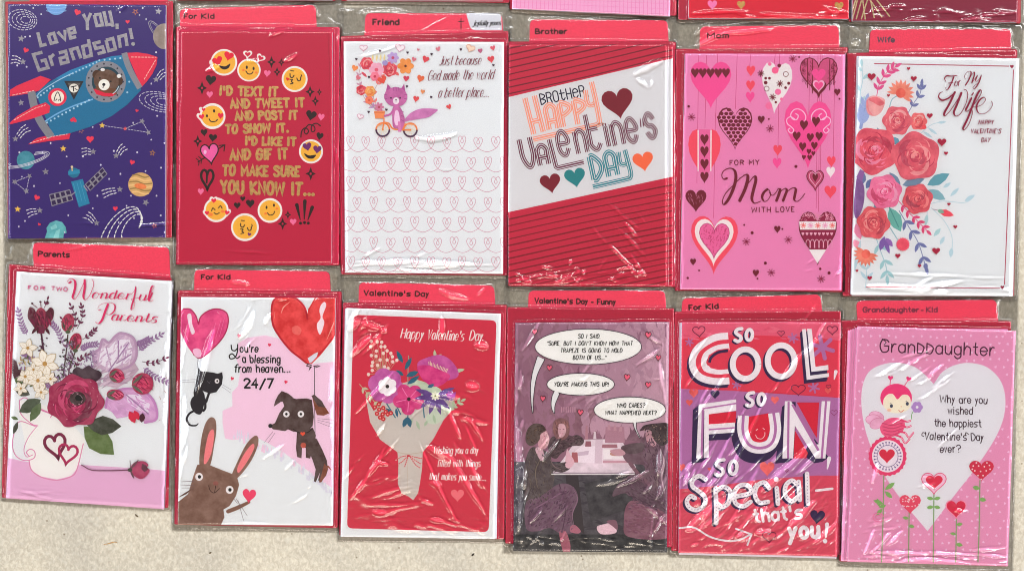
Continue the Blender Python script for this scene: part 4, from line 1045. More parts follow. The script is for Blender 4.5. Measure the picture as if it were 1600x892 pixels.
def art_wife(P):
    P.view(1315, 30, 2.0035); BL = '#6f93ab'; LB = '#a9c3cf'; TE = '#6fa3ac'; NV = '#6a70a0'; PKL = '#cc4f86'; RO = ('#d24455', '#b5293f', '#e77a7c')
    P.m('border_line'); P.line([(103, 140), (523, 148)], 3.2, '#a24258'); P.line([(538, 160), (510, 830)], 3, '#a24258'); P.line([(75, 838), (495, 842)], 2.6, '#a8435c')
    P.heart(533, 150, 12, 12, '#8e2440'); P.heart(503, 840, 12, 12, '#8e2440')
    P.m('leaves')
    P.sprig([(62, 300), (58, 240), (66, 190), (64, 150)], 2.5, LB, '#a4c4cc', 4, 26, 10, side=1)
    P.sprig([(60, 340), (66, 310), (75, 270)], 10, '#8b9bc8', '#95a5cf', 4, 40, 14, .5)
    P.sprig([(110, 240), (118, 205), (140, 170), (165, 152)], 2.5, PKL, PKL, 5, 27, 11)
    P.sprig([(205, 300), (225, 265), (245, 235), (250, 210)], 2.2, NV, NV, 3, 24, 10); P.ell(251, 207, 5.5, 7, NV)
    P.line([(150, 275), (158, 252), (175, 240)], 3, '#84aebb', smooth=True)
    P.line([(235, 370), (275, 335), (300, 325), (320, 320)], 2, LB, smooth=True)
    for a in ((300, 325, 328, 322), (270, 340, 300, 362), (255, 352, 285, 372)): P.leaf(*a, 9, LB)
    P.leaf(268, 520, 338, 484, 34, '#5f97a6'); P.leaf(270, 535, 325, 565, 30, '#7ba6b2'); P.leaf(190, 520, 260, 500, 30, '#6d86a0'); P.leaf(150, 480, 185, 530, 26, '#6d86a0')
    P.leaf(150, 590, 185, 665, 44, '#67a79f', '#4d8a88'); P.leaf(130, 560, 100, 610, 30, BL); P.leaf(60, 520, 70, 480, 24, '#67739f'); P.leaf(98, 500, 76, 530, 22, '#5f6f9c'); P.leaf(125, 385, 112, 340, 20, '#6f93ab'); P.leaf(160, 370, 180, 395, 22, '#5f97b0')
    P.poly([(50, 490), (66, 510), (72, 545), (66, 590), (48, 625), (38, 600), (42, 540)], '#7a4f8c:water', smooth=True); P.poly([(46, 495), (58, 470), (72, 478), (64, 510)], '#8a5f9c')
    P.line([(270, 580), (320, 570), (380, 575), (405, 565)], 2, LB, smooth=True); P.leaf(385, 570, 418, 550, 14, LB); P.leaf(340, 555, 368, 528, 12, LB); P.leaf(318, 528, 342, 512, 11, LB)
    P.line([(280, 590), (320, 630), (345, 680), (345, 740)], 2, LB, smooth=True); P.leaf(345, 715, 341, 746, 14, LB); P.leaf(310, 655, 288, 680, 14, '#9fc0c6'); P.leaf(322, 680, 308, 706, 12, LB); P.leaf(268, 610, 262, 648, 13, '#9fc0c6'); P.line([(268, 575), (268, 612)], 2, LB)
    P.line([(285, 595), (318, 602)], 2.4, '#a08a98'); P.leaf(302, 600, 352, 615, 22, '#d84a5c'); P.leaf(300, 598, 322, 606, 14, '#7aa090')
    P.sprig([(175, 565), (205, 600), (235, 630), (265, 660)], 2.5, PKL, '#cc4470', 5, 24, 10)
    P.sprig([(180, 600), (210, 650), (240, 700), (262, 770)], 2.4, NV, NV, 4, 32, 12); P.ell(263, 773, 7, 9, NV)
    P.line([(150, 650), (175, 690)], 3, '#84aebb'); P.sprig([(100, 660), (120, 720), (138, 770), (142, 800)], 2.5, '#93b7c2', '#93b9c0', 3, 34, 12)
    P.sprig([(75, 840), (78, 790), (70, 750)], 2.2, LB, LB, 3, 32, 10); P.leaf(135, 680, 120, 725, 20, '#7a5aa0'); P.leaf(138, 685, 160, 712, 18, '#8a62a8'); P.leaf(135, 690, 150, 735, 14, '#7a5aa0')
    P.leaf(45, 640, 60, 690, 26, '#d27fa0'); P.leaf(38, 690, 58, 720, 22, '#dd8fa8'); P.leaf(60, 690, 40, 790, 14, LB)
    def mum(cx, cy, r, a0, a1, c, n=11):
        P.m('flower')
        for i in range(n):
            a = math.radians(a0+(a1-a0)*i/(n-1)); P.leaf(cx, cy, cx+r*math.cos(a), cy+r*math.sin(a), r*.3, c+':water')
        P.ell(cx, cy, r*.35, r*.35, '#db5e50:water')
    mum(185, 232, 44, -175, 40, '#e0806c'); mum(76, 735, 40, 10, 215, '#e07a66')
    P.m('flower'); P.poly([(80, 250), (100, 240), (130, 248), (136, 262), (125, 290), (105, 304), (84, 298), (76, 275)], '#e59a9c:water', smooth=True); P.poly([(84, 252), (108, 244), (134, 262), (120, 272), (100, 262)], '#cf6470:water', smooth=True); P.line([(80, 255), (84, 285), (95, 300)], 4, '#d8808a', smooth=True)
    P.m('rose'); P.rose(240, 320, 27, '#dc6468', '#c04350', '#f0a09c', 4); P.leaf(252, 335, 266, 342, 16, '#d65058')
    P.m('rose'); P.rose(174, 318, 45, '#cf5b6c', '#b5415c', '#ea9a9e', 8, hi='#f3b8ac')
    P.m('rose'); P.rose(101, 412, 72, '#cf5066', '#b23a56', '#e080a0', 2, 5, hi='#f0a3b4')
    P.m('rose'); P.rose(232, 430, 74, '#cc566a', '#b2425c', '#e78e94', 5, 5, hi='#ef9a92')
    P.m('rose'); P.rose(134, 541, 53, '#dd6f9a', '#c0446f', '#eb94b4', 9, hi='#f3bccb')
    P.m('rose'); P.rose(238, 563, 46, '#cb505f', '#a03c52', '#e27c80', 12)
    P.m('rose'); P.rose(100, 637, 50, '#cc525f', '#ac3c50', '#e4898a', 14, hi='#f0a098')
    P.m('flower'); P.poly(star_pts(192, 705, 22, 18, .84), '#e0556c'); P.ell(192, 705, 15, 15, '#d84a62:water')
    P.m('heart', stuff=True)
    for x, y, w in ((94, 182, 26), (210, 156, 11), (226, 188, 19), (147, 240, 10), (276, 304, 19), (314, 387, 28), (327, 421, 13), (336, 580, 11), (356, 651, 13), (296, 727, 25), (176, 742, 17), (244, 773, 12), (88, 811, 15), (48, 788, 10)):
        P.heart(x, y, w, w*.9, '#a02140')
    P.m('lettering', 'maroon brush script reading For My Wife')
    P.view(1455, 90, 5.248); MR = '#86213f'; kw = dict(smooth=True, pen=.3)
    P.line([(92, 282), (68, 298), (62, 328), (90, 352), (135, 338), (172, 308), (194, 284)], 14, MR, smooth=True, w1=4, w2=7)
    P.line([(194, 286), (150, 380), (108, 455), (112, 480), (150, 445), (205, 365), (248, 292)], 19, MR, **kw)
    P.line([(248, 292), (212, 385), (186, 452), (205, 482), (245, 455), (285, 378), (300, 310), (290, 272), (268, 262)], 19, MR, **kw)
    P.line([(330, 335), (306, 385), (284, 432), (300, 440), (345, 395)], 17, MR, **kw); P.line([(346, 292), (334, 308)], 11, MR)
    P.line([(345, 395), (385, 338), (412, 288), (404, 268), (380, 300), (340, 395), (300, 500), (262, 580), (275, 592), (310, 545), (338, 460), (335, 412), (378, 408)], 18, MR, **kw)
    P.line([(378, 405), (420, 385), (446, 348), (432, 328), (396, 352), (372, 405), (388, 455), (435, 462), (482, 428), (504, 385), (492, 360)], 15, MR, **kw)
    P.line([(118, 195), (110, 172), (128, 152), (168, 154), (214, 148)], 11, MR, smooth=True, w1=4, w2=5); P.line([(186, 160), (168, 205), (142, 255), (122, 264), (120, 246)], 12, MR, **kw); P.line([(138, 212), (178, 206)], 6, MR)
    P.text('or', 188, 240, 62, 52, 10, ((8, MR),), slant=.35, pen=.45, join=.5, gap=1.6)
    P.line([(280, 180), (274, 152), (296, 120), (324, 116), (326, 140), (308, 185), (282, 228)], 12, MR, **kw); P.line([(290, 215), (322, 160), (352, 122), (354, 145), (338, 195), (334, 210)], 11, MR, **kw)
    P.line([(334, 210), (355, 180), (378, 150), (366, 180), (370, 198), (392, 180), (410, 148), (392, 205), (362, 252), (344, 256), (350, 236), (400, 202)], 11, MR, **kw)
    P.m('lettering', "small maroon capitals reading HAPPY VALENTINE'S DAY")
    for t, x, y, w in (('HAPPY', 386, 552, 126), ("VALENTINE'S", 322, 624, 250), ('DAY', 408, 696, 74)): P.text(t, x, y, 40, w, 0, ((6, '#8a2d48'),), slant=.22, gap=1.9, caps=False, jit=1)
# ================================================================ artwork, bottom row
def art_parents(P):
    P.view(0, 370, 2.0286); rd = random.Random(9)
    P.m('table'); P.poly([(10, 697), (100, 715), (260, 722), (470, 735), (540, 742), (540, 880), (0, 860)], '#d0a6c6')
    P.m('jug'); LN = '#c4749e'
    P.poly([(60, 520), (100, 515), (200, 560), (270, 640), (262, 680), (243, 735), (225, 757), (180, 768), (130, 758), (98, 738), (90, 700), (60, 560)], '#dcdce6')
    P.line([(112, 600), (62, 585), (44, 625), (40, 665), (52, 695), (80, 708), (108, 700), (110, 680), (96, 672), (84, 682), (92, 694)], 3, LN, smooth=True)
    P.line([(118, 598), (90, 635), (76, 672), (84, 696), (104, 690)], 2.4, LN, smooth=True); P.line([(62, 520), (66, 560), (100, 592), (120, 598)], 3, LN, smooth=True)
    P.line([(92, 708), (100, 738), (130, 760), (178, 770), (222, 760), (243, 738), (264, 655)], 3.4, '#c77fa2', smooth=True)
    P.line([(62, 517), (82, 510), (120, 540), (165, 560)], 3, LN, smooth=True); P.line([(120, 545), (165, 562), (160, 572)], 3, LN)
    P.m('heart', 'two interlocked maroon hearts on the jug')
    P.heart(177, 665, 66, 76, None, -.2, '#6f2340', 10); P.heart(214, 690, 60, 62, None, .18, '#a02a55', 8)
    P.m('leaves')
    GR = '#50633c:water'; DG = '#3d4034:water'; LV = '#9c7ba6'
    P.leaf(265, 600, 362, 690, 78, '#566b35:water'); P.leaf(275, 595, 385, 600, 62, DG)
    P.leaf(130, 515, 60, 555, 44, '#3f4b36:water'); P.leaf(130, 525, 95, 585, 30, GR); P.leaf(95, 500, 45, 480, 30, DG); P.leaf(70, 470, 45, 445, 18, GR); P.leaf(35, 570, 58, 578, 12, GR); P.leaf(56, 585, 42, 625, 15, DG)
    for pts in ([(85, 310), (70, 280), (58, 235)], [(200, 340), (185, 300), (165, 275)], [(118, 400), (95, 380), (78, 370)], [(255, 360), (275, 345), (305, 340)], [(440, 360), (465, 338), (510, 310)], [(455, 415), (485, 440), (530, 460)], [(150, 440), (165, 455), (150, 470)], [(430, 340), (450, 335), (470, 325)]):
        P.sprig(pts, 1.6, '#7d5a80', '#8a6a92', 8, 15, 6.5, .8)
    for pts in ([(230, 300), (240, 260), (225, 220)], [(245, 290), (262, 250), (258, 220)], [(262, 325), (285, 310), (300, 295)], [(450, 395), (485, 400), (525, 385)], [(205, 270), (198, 262)], [(145, 215), (150, 200)], [(240, 420), (250, 390), (275, 375)]):
        P.sprig(pts, 1.8, '#5a3a4c', '#6a3450', 4, 14, 7, .7)
    P.line([(130, 300), (138, 360), (150, 400)], 6, '#4c2c3c', smooth=True); P.line([(215, 310), (208, 380), (200, 440)], 4, '#4c3c3c', smooth=True); P.line([(240, 360), (222, 410), (215, 450)], 4, '#5a4048', smooth=True)
    for k in range(34):
        x, y = rd.uniform(190, 235), rd.uniform(330, 450); P.leaf(x, y, x+rd.uniform(-12, 12), y+rd.uniform(-14, 4), 6, rd.choice(['#4b3340', '#3f3d3c', '#6f4a62']))
    for k in range(14):
        x, y = rd.uniform(120, 150), rd.uniform(320, 370); P.leaf(x, y, x+rd.uniform(-12, 12), y+rd.uniform(-12, 2), 6, '#4b2d40')
    P.m('large_leaf')
    P.poly([(300, 400), (295, 370), (315, 355), (325, 325), (345, 335), (365, 315), (385, 305), (420, 318), (432, 350), (430, 385), (410, 410), (370, 425), (330, 430)], '#b99fb8:water', smooth=False)
    P.poly([(312, 400), (322, 350), (345, 352), (370, 325), (410, 325), (420, 350), (416, 385), (390, 410), (350, 420)], '#d5d1dc'); 
    for a, b in (((345, 425), (408, 335)), ((352, 410), (335, 345)), ((375, 380), (375, 330)), ((370, 400), (415, 372)), ((388, 362), (420, 352))): P.line([a, b], 4, '#a88ca8')
    P.poly([(330, 540), (345, 500), (390, 480), (450, 485), (490, 520), (497, 575), (460, 590), (430, 560), (400, 570), (370, 575), (355, 555)], '#c59ac2:water')
    P.poly([(400, 500), (440, 498), (475, 530), (470, 560), (430, 545), (405, 525)], '#d5cbdc'); P.line([(400, 500), (470, 560)], 4, '#a684aa'); P.line([(430, 505), (455, 545)], 3, '#a684aa')
    P.poly([(330, 470), (345, 425), (380, 405), (425, 395), (440, 420), (410, 455), (370, 480)], '#b7a0b2:water')
    P.poly([(275, 430), (300, 400), (300, 440), (330, 470), (300, 480)], '#a597a8:water')
    P.dabs([(300, 400), (298, 372), (318, 358), (328, 330), (362, 318), (385, 308), (418, 322), (428, 385), (408, 408), (370, 422), (330, 428)], ['#b9a0ba', '#c9b6c8', '#bfa8c0', '#b096b4'], 90, 24, 5, ang=2.1, j=.5, seed=31)
    P.dabs([(335, 540), (348, 505), (390, 485), (448, 488), (486, 522), (492, 572), (430, 556), (370, 570)], ['#c59ac2', '#cda8cc', '#bd8fbd'], 80, 26, 5, ang=.6, j=.4, seed=32)
    P.dabs([(278, 432), (300, 404), (345, 428), (380, 408), (436, 420), (408, 452), (370, 476), (300, 476)], ['#b7a0b2', '#a48ea4', '#c6b4c4'], 60, 34, 6, ang=-.4, seed=33)
    P.line([(300, 400), (295, 370), (315, 355), (325, 325), (345, 335), (365, 315), (385, 305), (420, 318), (432, 350), (430, 385), (410, 410), (370, 425)], 8, '#a98aa8', smooth=True)
    P.line([(335, 540), (345, 503), (390, 482), (450, 487), (488, 522), (496, 575), (460, 588)], 8, '#b57fb2', smooth=True)
    for a_, b_ in (((345, 425), (408, 335)), ((375, 380), (375, 330)), ((370, 400), (415, 372)), ((400, 500), (470, 560))): P.line([a_, b_], 4, '#94749a')
    P.m('tulip'); DR = '#5c1f34:water'
    P.poly([(90, 232), (96, 222), (108, 228), (115, 238), (130, 226), (146, 236), (158, 224), (170, 232), (168, 258), (152, 280), (138, 300), (118, 300), (102, 278), (88, 256)], DR, smooth=True)
    P.poly([(115, 238), (130, 224), (145, 240), (140, 275), (122, 275)], '#8f2444:water', smooth=True); P.leaf(118, 285, 100, 308, 10, '#4b1d2d'); P.leaf(142, 285, 158, 310, 10, '#4b1d2d'); P.poly([(115, 285), (145, 285), (140, 306), (122, 306)], '#6f2c44')
    P.line([(118, 225), (102, 212)], 2, '#6f2c44'); P.line([(130, 222), (128, 205)], 2, '#6f2c44'); P.line([(140, 225), (150, 205)], 2, '#6f2c44')
    for x, y in ((102, 211), (128, 206), (150, 206)): P.ell(x, y, 4, 3, '#4b1d2d', n=8)
    for (x, y, w, h, r, c) in ((215, 272, 20, 29, .2, '#9c2448:water'), (239, 332, 19, 28, .3, '#a02348:water')):
        P.m('rosebud'); P.poly(ell_pts(x, y, w, h, r, 14), c, smooth=True); P.poly(ell_pts(x-3, y+3, w*.5, h*.75, r, 12), '#6f1b3a:water'); P.dabs(ell_pts(x, y, w*.85, h*.85, r, 12), ['#9c2448', '#7d1b3c', '#b83a60', '#c9607c'], 24, h*.6, 4, ang=1.4, seed=int(x)); P.leaf(x-10, y+h-6, x-16, y-4, 8, '#4e4c42'); P.leaf(x, y+h-4, x+14, y+6, 8, '#4e4c42'); P.ell(x, y+h, 8, 6, '#4e5b42', n=10)
    P.dabs([(92, 235), (108, 232), (145, 240), (168, 236), (164, 262), (138, 296), (118, 296), (94, 258)], ['#4b182c', '#6f2440', '#8f2a4a', '#5c1f34'], 60, 26, 6, ang=1.4, j=.5, seed=34)
    P.m('sprigs', stuff=True)
    P.dabs([(150, 440), (200, 400), (215, 330), (235, 330), (240, 420), (215, 470), (160, 480)], ['#4b3a48', '#6f5070', '#8a6a92', '#4a4f3c', '#9a86a6'], 110, 14, 4, ang=1.1, j=1.4, seed=35)
    P.dabs([(250, 400), (300, 350), (310, 400), (270, 430)], ['#a38aa8', '#7f6488', '#8f7896'], 40, 14, 4, ang=.9, j=1.2, seed=36)
    P.dabs([(60, 380), (110, 370), (120, 480), (60, 500)], ['#6a6048', '#4f5a3c', '#a08a60', '#8a6a92', '#c0b090'], 70, 16, 5, ang=.9, j=1.5, seed=37)
    P.m('white_flower')
    def wf(cx, cy, r, n, rot):
        for i in range(n):
            a = rot+i*2*math.pi/n; x1, y1 = cx+r*math.cos(a), cy+r*math.sin(a)
            P.leaf(cx, cy, x1, y1, r*.62, '#b3a284'); P.leaf(cx+r*.06*math.cos(a), cy+r*.06*math.sin(a), cx+r*.93*math.cos(a), cy+r*.93*math.sin(a), r*.52, '#dbd6cf')
            P.line([(cx+r*.1*math.cos(a), cy+r*.1*math.sin(a)), (cx+r*.6*math.cos(a), cy+r*.6*math.sin(a))], 1, '#bfb095')
        P.ell(cx, cy, r*.16, r*.16, '#a8834a', n=10)
    wf(142, 402, 48, 6, .3); wf(120, 455, 36, 6, .8); wf(80, 442, 30, 5, .2); wf(130, 492, 26, 5, 1.2); wf(88, 352, 32, 5, -2.6); wf(66, 480, 24, 5, .5); wf(160, 450, 24, 5, .1); wf(106, 420, 24, 5, .9)
    P.m('dark_flower'); P.poly([(40, 385), (52, 395), (58, 420), (68, 422), (62, 438), (45, 450), (38, 430)], '#4a1c2e:water')
    P.poly([(230, 425), (245, 412), (262, 418), (280, 408), (300, 420), (315, 425), (322, 440), (300, 460), (260, 462), (235, 450)], '#3d2433:water', smooth=True)
    P.m('rose', 'large crimson open rose with a dark centre')
    P.rose(238, 520, 88, '#9a2350', '#701a40', '#c04674', 21, 7, .92, hi='#e9c0cc'); P.ell(246, 512, 26, 22, '#3a1626:water'); P.ell(250, 510, 12, 10, '#1e1018')
    for k in range(26):
        a = rd.random()*6.3; r = rd.choice((18, 24, 48, 66, 76)); x, y = 243+r*math.cos(a), 515+r*.9*math.sin(a); P.line([(x, y), (x+5*math.sin(a), y-5*math.cos(a))], 3, '#e0b4c4', w1=1, w2=1)
    for (x, y, w, h, r) in ((370, 440, 24, 22, .5), (365, 500, 27, 17, .1), (452, 465, 34, 34, .4)):
        P.m('rosebud'); P.poly(ell_pts(x, y, w, h, r, 12), '#a42550:water', smooth=True); P.poly(ell_pts(x+3, y, w*.6, h*.5, r, 12), '#c43a66:water'); P.dabs(ell_pts(x, y, w*.85, h*.85, r, 12), ['#a42550', '#83204a', '#c0406a', '#d06c8c'], 28, w*.8, 4.5, ang=.4, seed=int(x)); P.line([(x-w*.6, y+4), (x, y-h*.6), (x+w*.5, y+2)], 3, '#6f1b3a', smooth=True)
        P.leaf(x-w, y+2, x+2, y-h+3, 10, '#5d6458'); P.leaf(x-w, y+4, x+2, y+h-2, 10, '#5d6458')
    P.m('petals'); P.leaf(410, 552, 428, 590, 24, '#c02c4a'); P.leaf(452, 558, 448, 588, 20, '#4b2230'); P.leaf(425, 550, 440, 580, 20, '#c02c4a')
    for x, y, a in ((505, 505, 1), (520, 488, .4), (517, 525, -.8), (503, 583, -1), (525, 440, 1)): P.line([(x, y), (x+8*math.cos(a), y+8*math.sin(a)+3)], 3, '#8c3a30', w1=1, w2=1)
    P.m('rosebud', 'single rosebud lying on the pink table'); P.line([(258, 722), (290, 738), (340, 740), (415, 738)], 3, '#6b3f52', smooth=True)
    P.poly([(412, 737), (425, 715), (445, 710), (460, 712), (470, 722), (466, 730), (474, 738), (468, 752), (450, 766), (430, 760)], '#a33560:water', smooth=True); P.poly([(450, 718), (462, 722), (470, 736), (458, 745), (448, 735)], '#5a1f3c:water')
    P.leaf(412, 737, 440, 705, 8, '#6b4c58'); P.leaf(412, 737, 425, 766, 7, '#6b4c58'); P.line([(414, 735), (412, 708)], 2, '#6b4c58'); P.ell(412, 738, 8, 6, '#4b4a45', n=10)
    P.m('lettering', 'spaced pink serif lettering reading FOR TWO')
    P.text('FOR', 88, 167, 13, 54, -3, ((3, '#c46088'),), gap=3, caps=False); P.text('TWO', 161, 170, 14, 53, -4, ((3, '#c46088'),), gap=2.2, caps=False)
    P.m('lettering', 'magenta script lettering reading Wonderful Parents'); MG = '#c52f63'; kw = dict(smooth=True, pen=.22)
    P.view(10, 420, 4.957)
    P.line([(500, 100), (482, 112), (476, 90), (498, 76), (526, 88), (534, 125), (524, 180), (512, 220), (530, 235), (558, 195), (592, 125), (606, 88)], 19, MG, **kw)
    P.line([(606, 88), (606, 150), (596, 215), (612, 240), (642, 210), (668, 150), (676, 110), (662, 80)], 19, MG, **kw)
    P.view(130, 420, 4.957)
    P.text('onder', 62, 234, 78, 300, -1.5, ((13.5, MG),), slant=.36, pen=.22, join=.34, gap=2.2, caps=False)
    P.line([(340, 205), (380, 190), (400, 160), (406, 140), (404, 170), (392, 230), (374, 290), (372, 318), (392, 300), (398, 260), (372, 236), (430, 225)], 13, MG, **kw)
    P.text('ul', 424, 248, 78, 96, -4, ((13.5, MG),), slant=.36, pen=.22, join=.34, gap=2.3, caps=False); P.line([(505, 238), (520, 190), (545, 150), (546, 135), (530, 140), (512, 200), (505, 245), (530, 250), (542, 238)], 14, MG, **kw)
    P.line([(138, 315), (116, 318), (118, 292), (150, 270), (208, 262), (244, 280), (240, 325), (206, 355), (178, 348)], 12, MG, **kw); P.line([(192, 275), (170, 330), (146, 395), (118, 424), (96, 412)], 19, MG, **kw)
    P.text('arents', 212, 404, 78, 356, -3, ((14, MG),), slant=.36, pen=.22, join=.34, gap=2.2, caps=False)

def art_blessing(P):
    P.view(260, 410, 2.075); rd = random.Random(4); Wt = '#cacad6'
    P.m('pink_cloud')
    P.poly([(232, 262), (262, 244), (320, 236), (380, 250), (450, 330), (560, 320), (560, 745), (500, 705), (440, 660), (380, 615), (330, 585), (290, 565), (215, 575), (190, 570), (182, 520), (182, 480), (214, 466), (213, 420), (232, 400), (240, 350), (226, 310)], '#dcbdd2')
    P.m('torn_edge')
    for k in range(90):
        t = rd.random(); x = 215+t*330; y = 548+ (t**1.25)*190 + rd.uniform(-10, 14); a = rd.uniform(-.6, .4)
        P.lock = True; P.z += 3e-8; P.line([(x, y+10), (x+5*math.sin(a), y-rd.uniform(2, 12))], rd.uniform(4, 9), '#c9c8d6' if rd.random() < .8 else '#dcbdd2', w2=1); P.lock = False
    P.z += P.DZ
    P.m('balloon', 'pink heart balloon with pale highlights'); PK = '#cf3f80:water'
    h1 = [(104, 200), (112, 175), (140, 155), (170, 151), (196, 165), (200, 200), (185, 240), (150, 280), (110, 310), (88, 298), (62, 260), (44, 215), (38, 175), (55, 150), (78, 152), (95, 172)]
    P.poly(h1, PK, smooth=True); P.line(h1[:10], 4, '#9c2252', smooth=True); P.line(h1[13:]+[h1[0]], 4, '#a3265a', smooth=True)
    P.poly([(68, 170), (80, 168), (84, 200), (92, 225), (82, 232), (72, 200)], '#e9cfe0', smooth=True); P.poly([(85, 285), (98, 278), (112, 285), (110, 305), (95, 305)], '#e3b3cc', smooth=True)
    for a, b in (((45, 225), (60, 255)), ((55, 220), (72, 255)), ((48, 170), (56, 160)), ((165, 160), (172, 166))): P.line([a, b], 4, '#e9b4d0', w1=1, w2=1)
    for a, b in (((160, 195), (140, 262)), ((176, 190), (160, 245)), ((188, 180), (172, 240))): P.line([a, b], 5, '#e27fac', w1=1, w2=1)
    P.line([(103, 308), (100, 345)], 1.6, '#7a7480')
    P.m('balloon', 'big red heart balloon with a tied neck'); R_ = '#cf3437:water'
    h2 = [(455, 180), (448, 150), (430, 125), (405, 112), (372, 112), (348, 122), (340, 155), (345, 200), (365, 235), (400, 280), (432, 305), (456, 328), (472, 328), (500, 300), (540, 250), (560, 200), (560, 110), (500, 108), (474, 130), (460, 150)]
    P.poly(h2, R_, smooth=False); P.line([(457, 182), (450, 150), (430, 124), (405, 112), (372, 111), (350, 120), (341, 150), (345, 200), (365, 238), (400, 282), (432, 308), (454, 326)], 6, '#a91c31', smooth=True)
    P.line([(470, 326), (492, 298), (512, 280), (545, 235)], 4, '#b3202f', smooth=True); P.line([(460, 160), (470, 138), (485, 112)], 4, '#c03036', smooth=True)
    P.poly([(458, 310), (480, 295), (492, 290), (488, 305), (470, 325), (464, 325)], Wt); P.poly([(500, 140), (512, 128), (518, 140), (506, 175), (512, 195), (500, 232), (492, 225), (488, 200), (500, 180), (496, 158)], '#dfd0da', smooth=True)
    P.poly([(408, 210), (425, 205), (438, 218), (430, 235), (410, 228)], '#d8605c:water', smooth=True)
    for p in ([(372, 165), (380, 145), (400, 128)], [(350, 180), (352, 160)], [(520, 250), (535, 215), (545, 190)]): P.line(p, 4, '#e59a92', smooth=True, w1=1, w2=1)
    P.line([(480, 335), (480, 420), (482, 560)], 2.2, '#3a3038'); 
    for p in ([(470, 333), (458, 328), (455, 335), (468, 338)], [(478, 336), (490, 334), (497, 336), (484, 340)], [(470, 338), (462, 350), (466, 340)]): P.line(p, 3.4, '#4a3038')
    P.m('cat', 'black cat hanging from the pink balloon'); K = '#2a262c'
    P.poly([(103, 340), (112, 352), (150, 356), (166, 360), (181, 355), (183, 372), (180, 395), (162, 420), (140, 425), (110, 412), (100, 385)], K, smooth=False)
    P.poly([(104, 350), (110, 345), (104, 395), (98, 430), (90, 450), (88, 420)], K); P.poly([(105, 400), (98, 425), (82, 440), (78, 462), (90, 485), (110, 492), (120, 470), (124, 430)], K, smooth=True)
    P.line([(142, 412), (134, 435), (128, 452), (122, 440)], 8, K, smooth=True); P.line([(125, 445), (126, 470), (120, 480)], 8, K, smooth=True); P.line([(90, 480), (74, 490), (66, 508), (76, 526), (95, 528), (103, 522)], 7, K, smooth=True, w2=3)
    P.ell(164, 384, 7.5, 8, '#dcd6da'); P.ell(165, 384, 3.2, 3.6, K, n=10); P.line([(132, 384), (140, 392), (142, 384)], 1.6, '#57505a')
    for a, b in (((50, 382), (98, 378)), ((52, 388), (98, 386)), ((182, 396), (210, 412)), ((180, 402), (208, 422))): P.line([a, b], 1.1, '#8f8c98')
    P.m('dog', 'brown dog hanging from the red balloon'); B = '#4a3230:water'; OB = '#7c4028:water'
    P.poly([(470, 560), (488, 572), (505, 605), (520, 640), (524, 670), (518, 690), (500, 712), (492, 705), (498, 680), (484, 712), (478, 708), (484, 670), (474, 640), (462, 610), (455, 580)], B)
    P.poly([(512, 650), (524, 665), (516, 690), (502, 712), (494, 712), (502, 690)], OB); P.line([(524, 660), (535, 672)], 5, '#8a4428', w2=2)
    P.poly([(424, 545), (475, 535), (485, 560), (478, 590), (466, 635), (452, 632), (452, 600), (440, 600), (438, 634), (424, 630), (420, 600)], B)
    P.poly([(372, 435), (382, 465), (366, 488), (352, 520), (336, 528), (345, 540), (385, 546), (394, 540), (412, 548), (450, 550), (474, 530), (478, 500), (472, 445), (455, 440), (420, 442), (392, 432)], B, smooth=False)
    P.poly([(374, 416), (394, 424), (410, 436), (400, 446), (370, 452), (348, 467), (352, 450), (362, 430)], B); P.poly([(472, 432), (478, 428), (500, 445), (528, 488), (510, 496), (488, 494), (480, 470)], OB); P.poly([(470, 432), (480, 428), (505, 450), (515, 470), (492, 466)], B)
    P.ell(337, 529, 7, 7, '#1e1a1e', n=12); P.line([(412, 540), (430, 551), (455, 551), (472, 540)], 3, '#2a1c20', smooth=True); P.heart(442, 556, 16, 14, '#d8533c'); P.ell(444, 592, 9, 9, '#b04a38:water')
    for x in (389, 436): P.ell(x, 491, 10.5, 10.5, '#dcd6da'); P.ell(x, 491, 4.2, 4.4, '#1e1a1e', n=12)
    for a, b in (((345, 548), (318, 582)), ((352, 552), (330, 584)), ((490, 510), (540, 522)), ((490, 516), (538, 535)), ((490, 505), (542, 510))): P.line([a, b], 1.2, '#7f6a7a')
    P.m('rabbit', 'brown rabbit holding up a small heart'); BR = '#7d5b4e:water'
    P.poly([(142, 502), (158, 508), (162, 540), (155, 590), (140, 660), (108, 660), (112, 580), (125, 525)], BR, smooth=True); P.poly([(150, 540), (155, 560), (145, 620), (125, 655), (122, 630), (135, 560)], '#dd7f86', smooth=True)
    P.poly([(285, 562), (298, 568), (294, 600), (270, 650), (228, 700), (212, 690), (228, 650), (258, 590)], BR, smooth=True); P.poly([(278, 588), (285, 600), (265, 640), (236, 680), (230, 665), (252, 620)], '#dd7f86', smooth=True)
    P.poly([(100, 655), (130, 652), (180, 672), (228, 690), (236, 720), (226, 755), (205, 788), (185, 800), (188, 825), (172, 860), (20, 860), (20, 790), (70, 750), (88, 690)], BR, smooth=False)
    P.line([(200, 806), (235, 792), (268, 776)], 13, '#7d5b4e', smooth=True, w2=9); P.heart(268, 757, 44, 46, '#d4446a', .1)
    P.line([(40, 760), (62, 748), (80, 735)], 6, '#5a4038', w1=1, w2=2)
    for x, y in ((106, 694), (205, 736)): P.ell(x, y, 12.5, 13, '#dcd6da'); P.ell(x+1, y, 5.5, 6, '#1e1a1e', n=12)
    P.line([(137, 722), (142, 738), (155, 746), (172, 732)], 2.2, '#3c2622', smooth=True); P.line([(156, 746), (160, 722)], 2.2, '#3c2622'); P.ell(160, 715, 9, 7, '#8c5048:water')
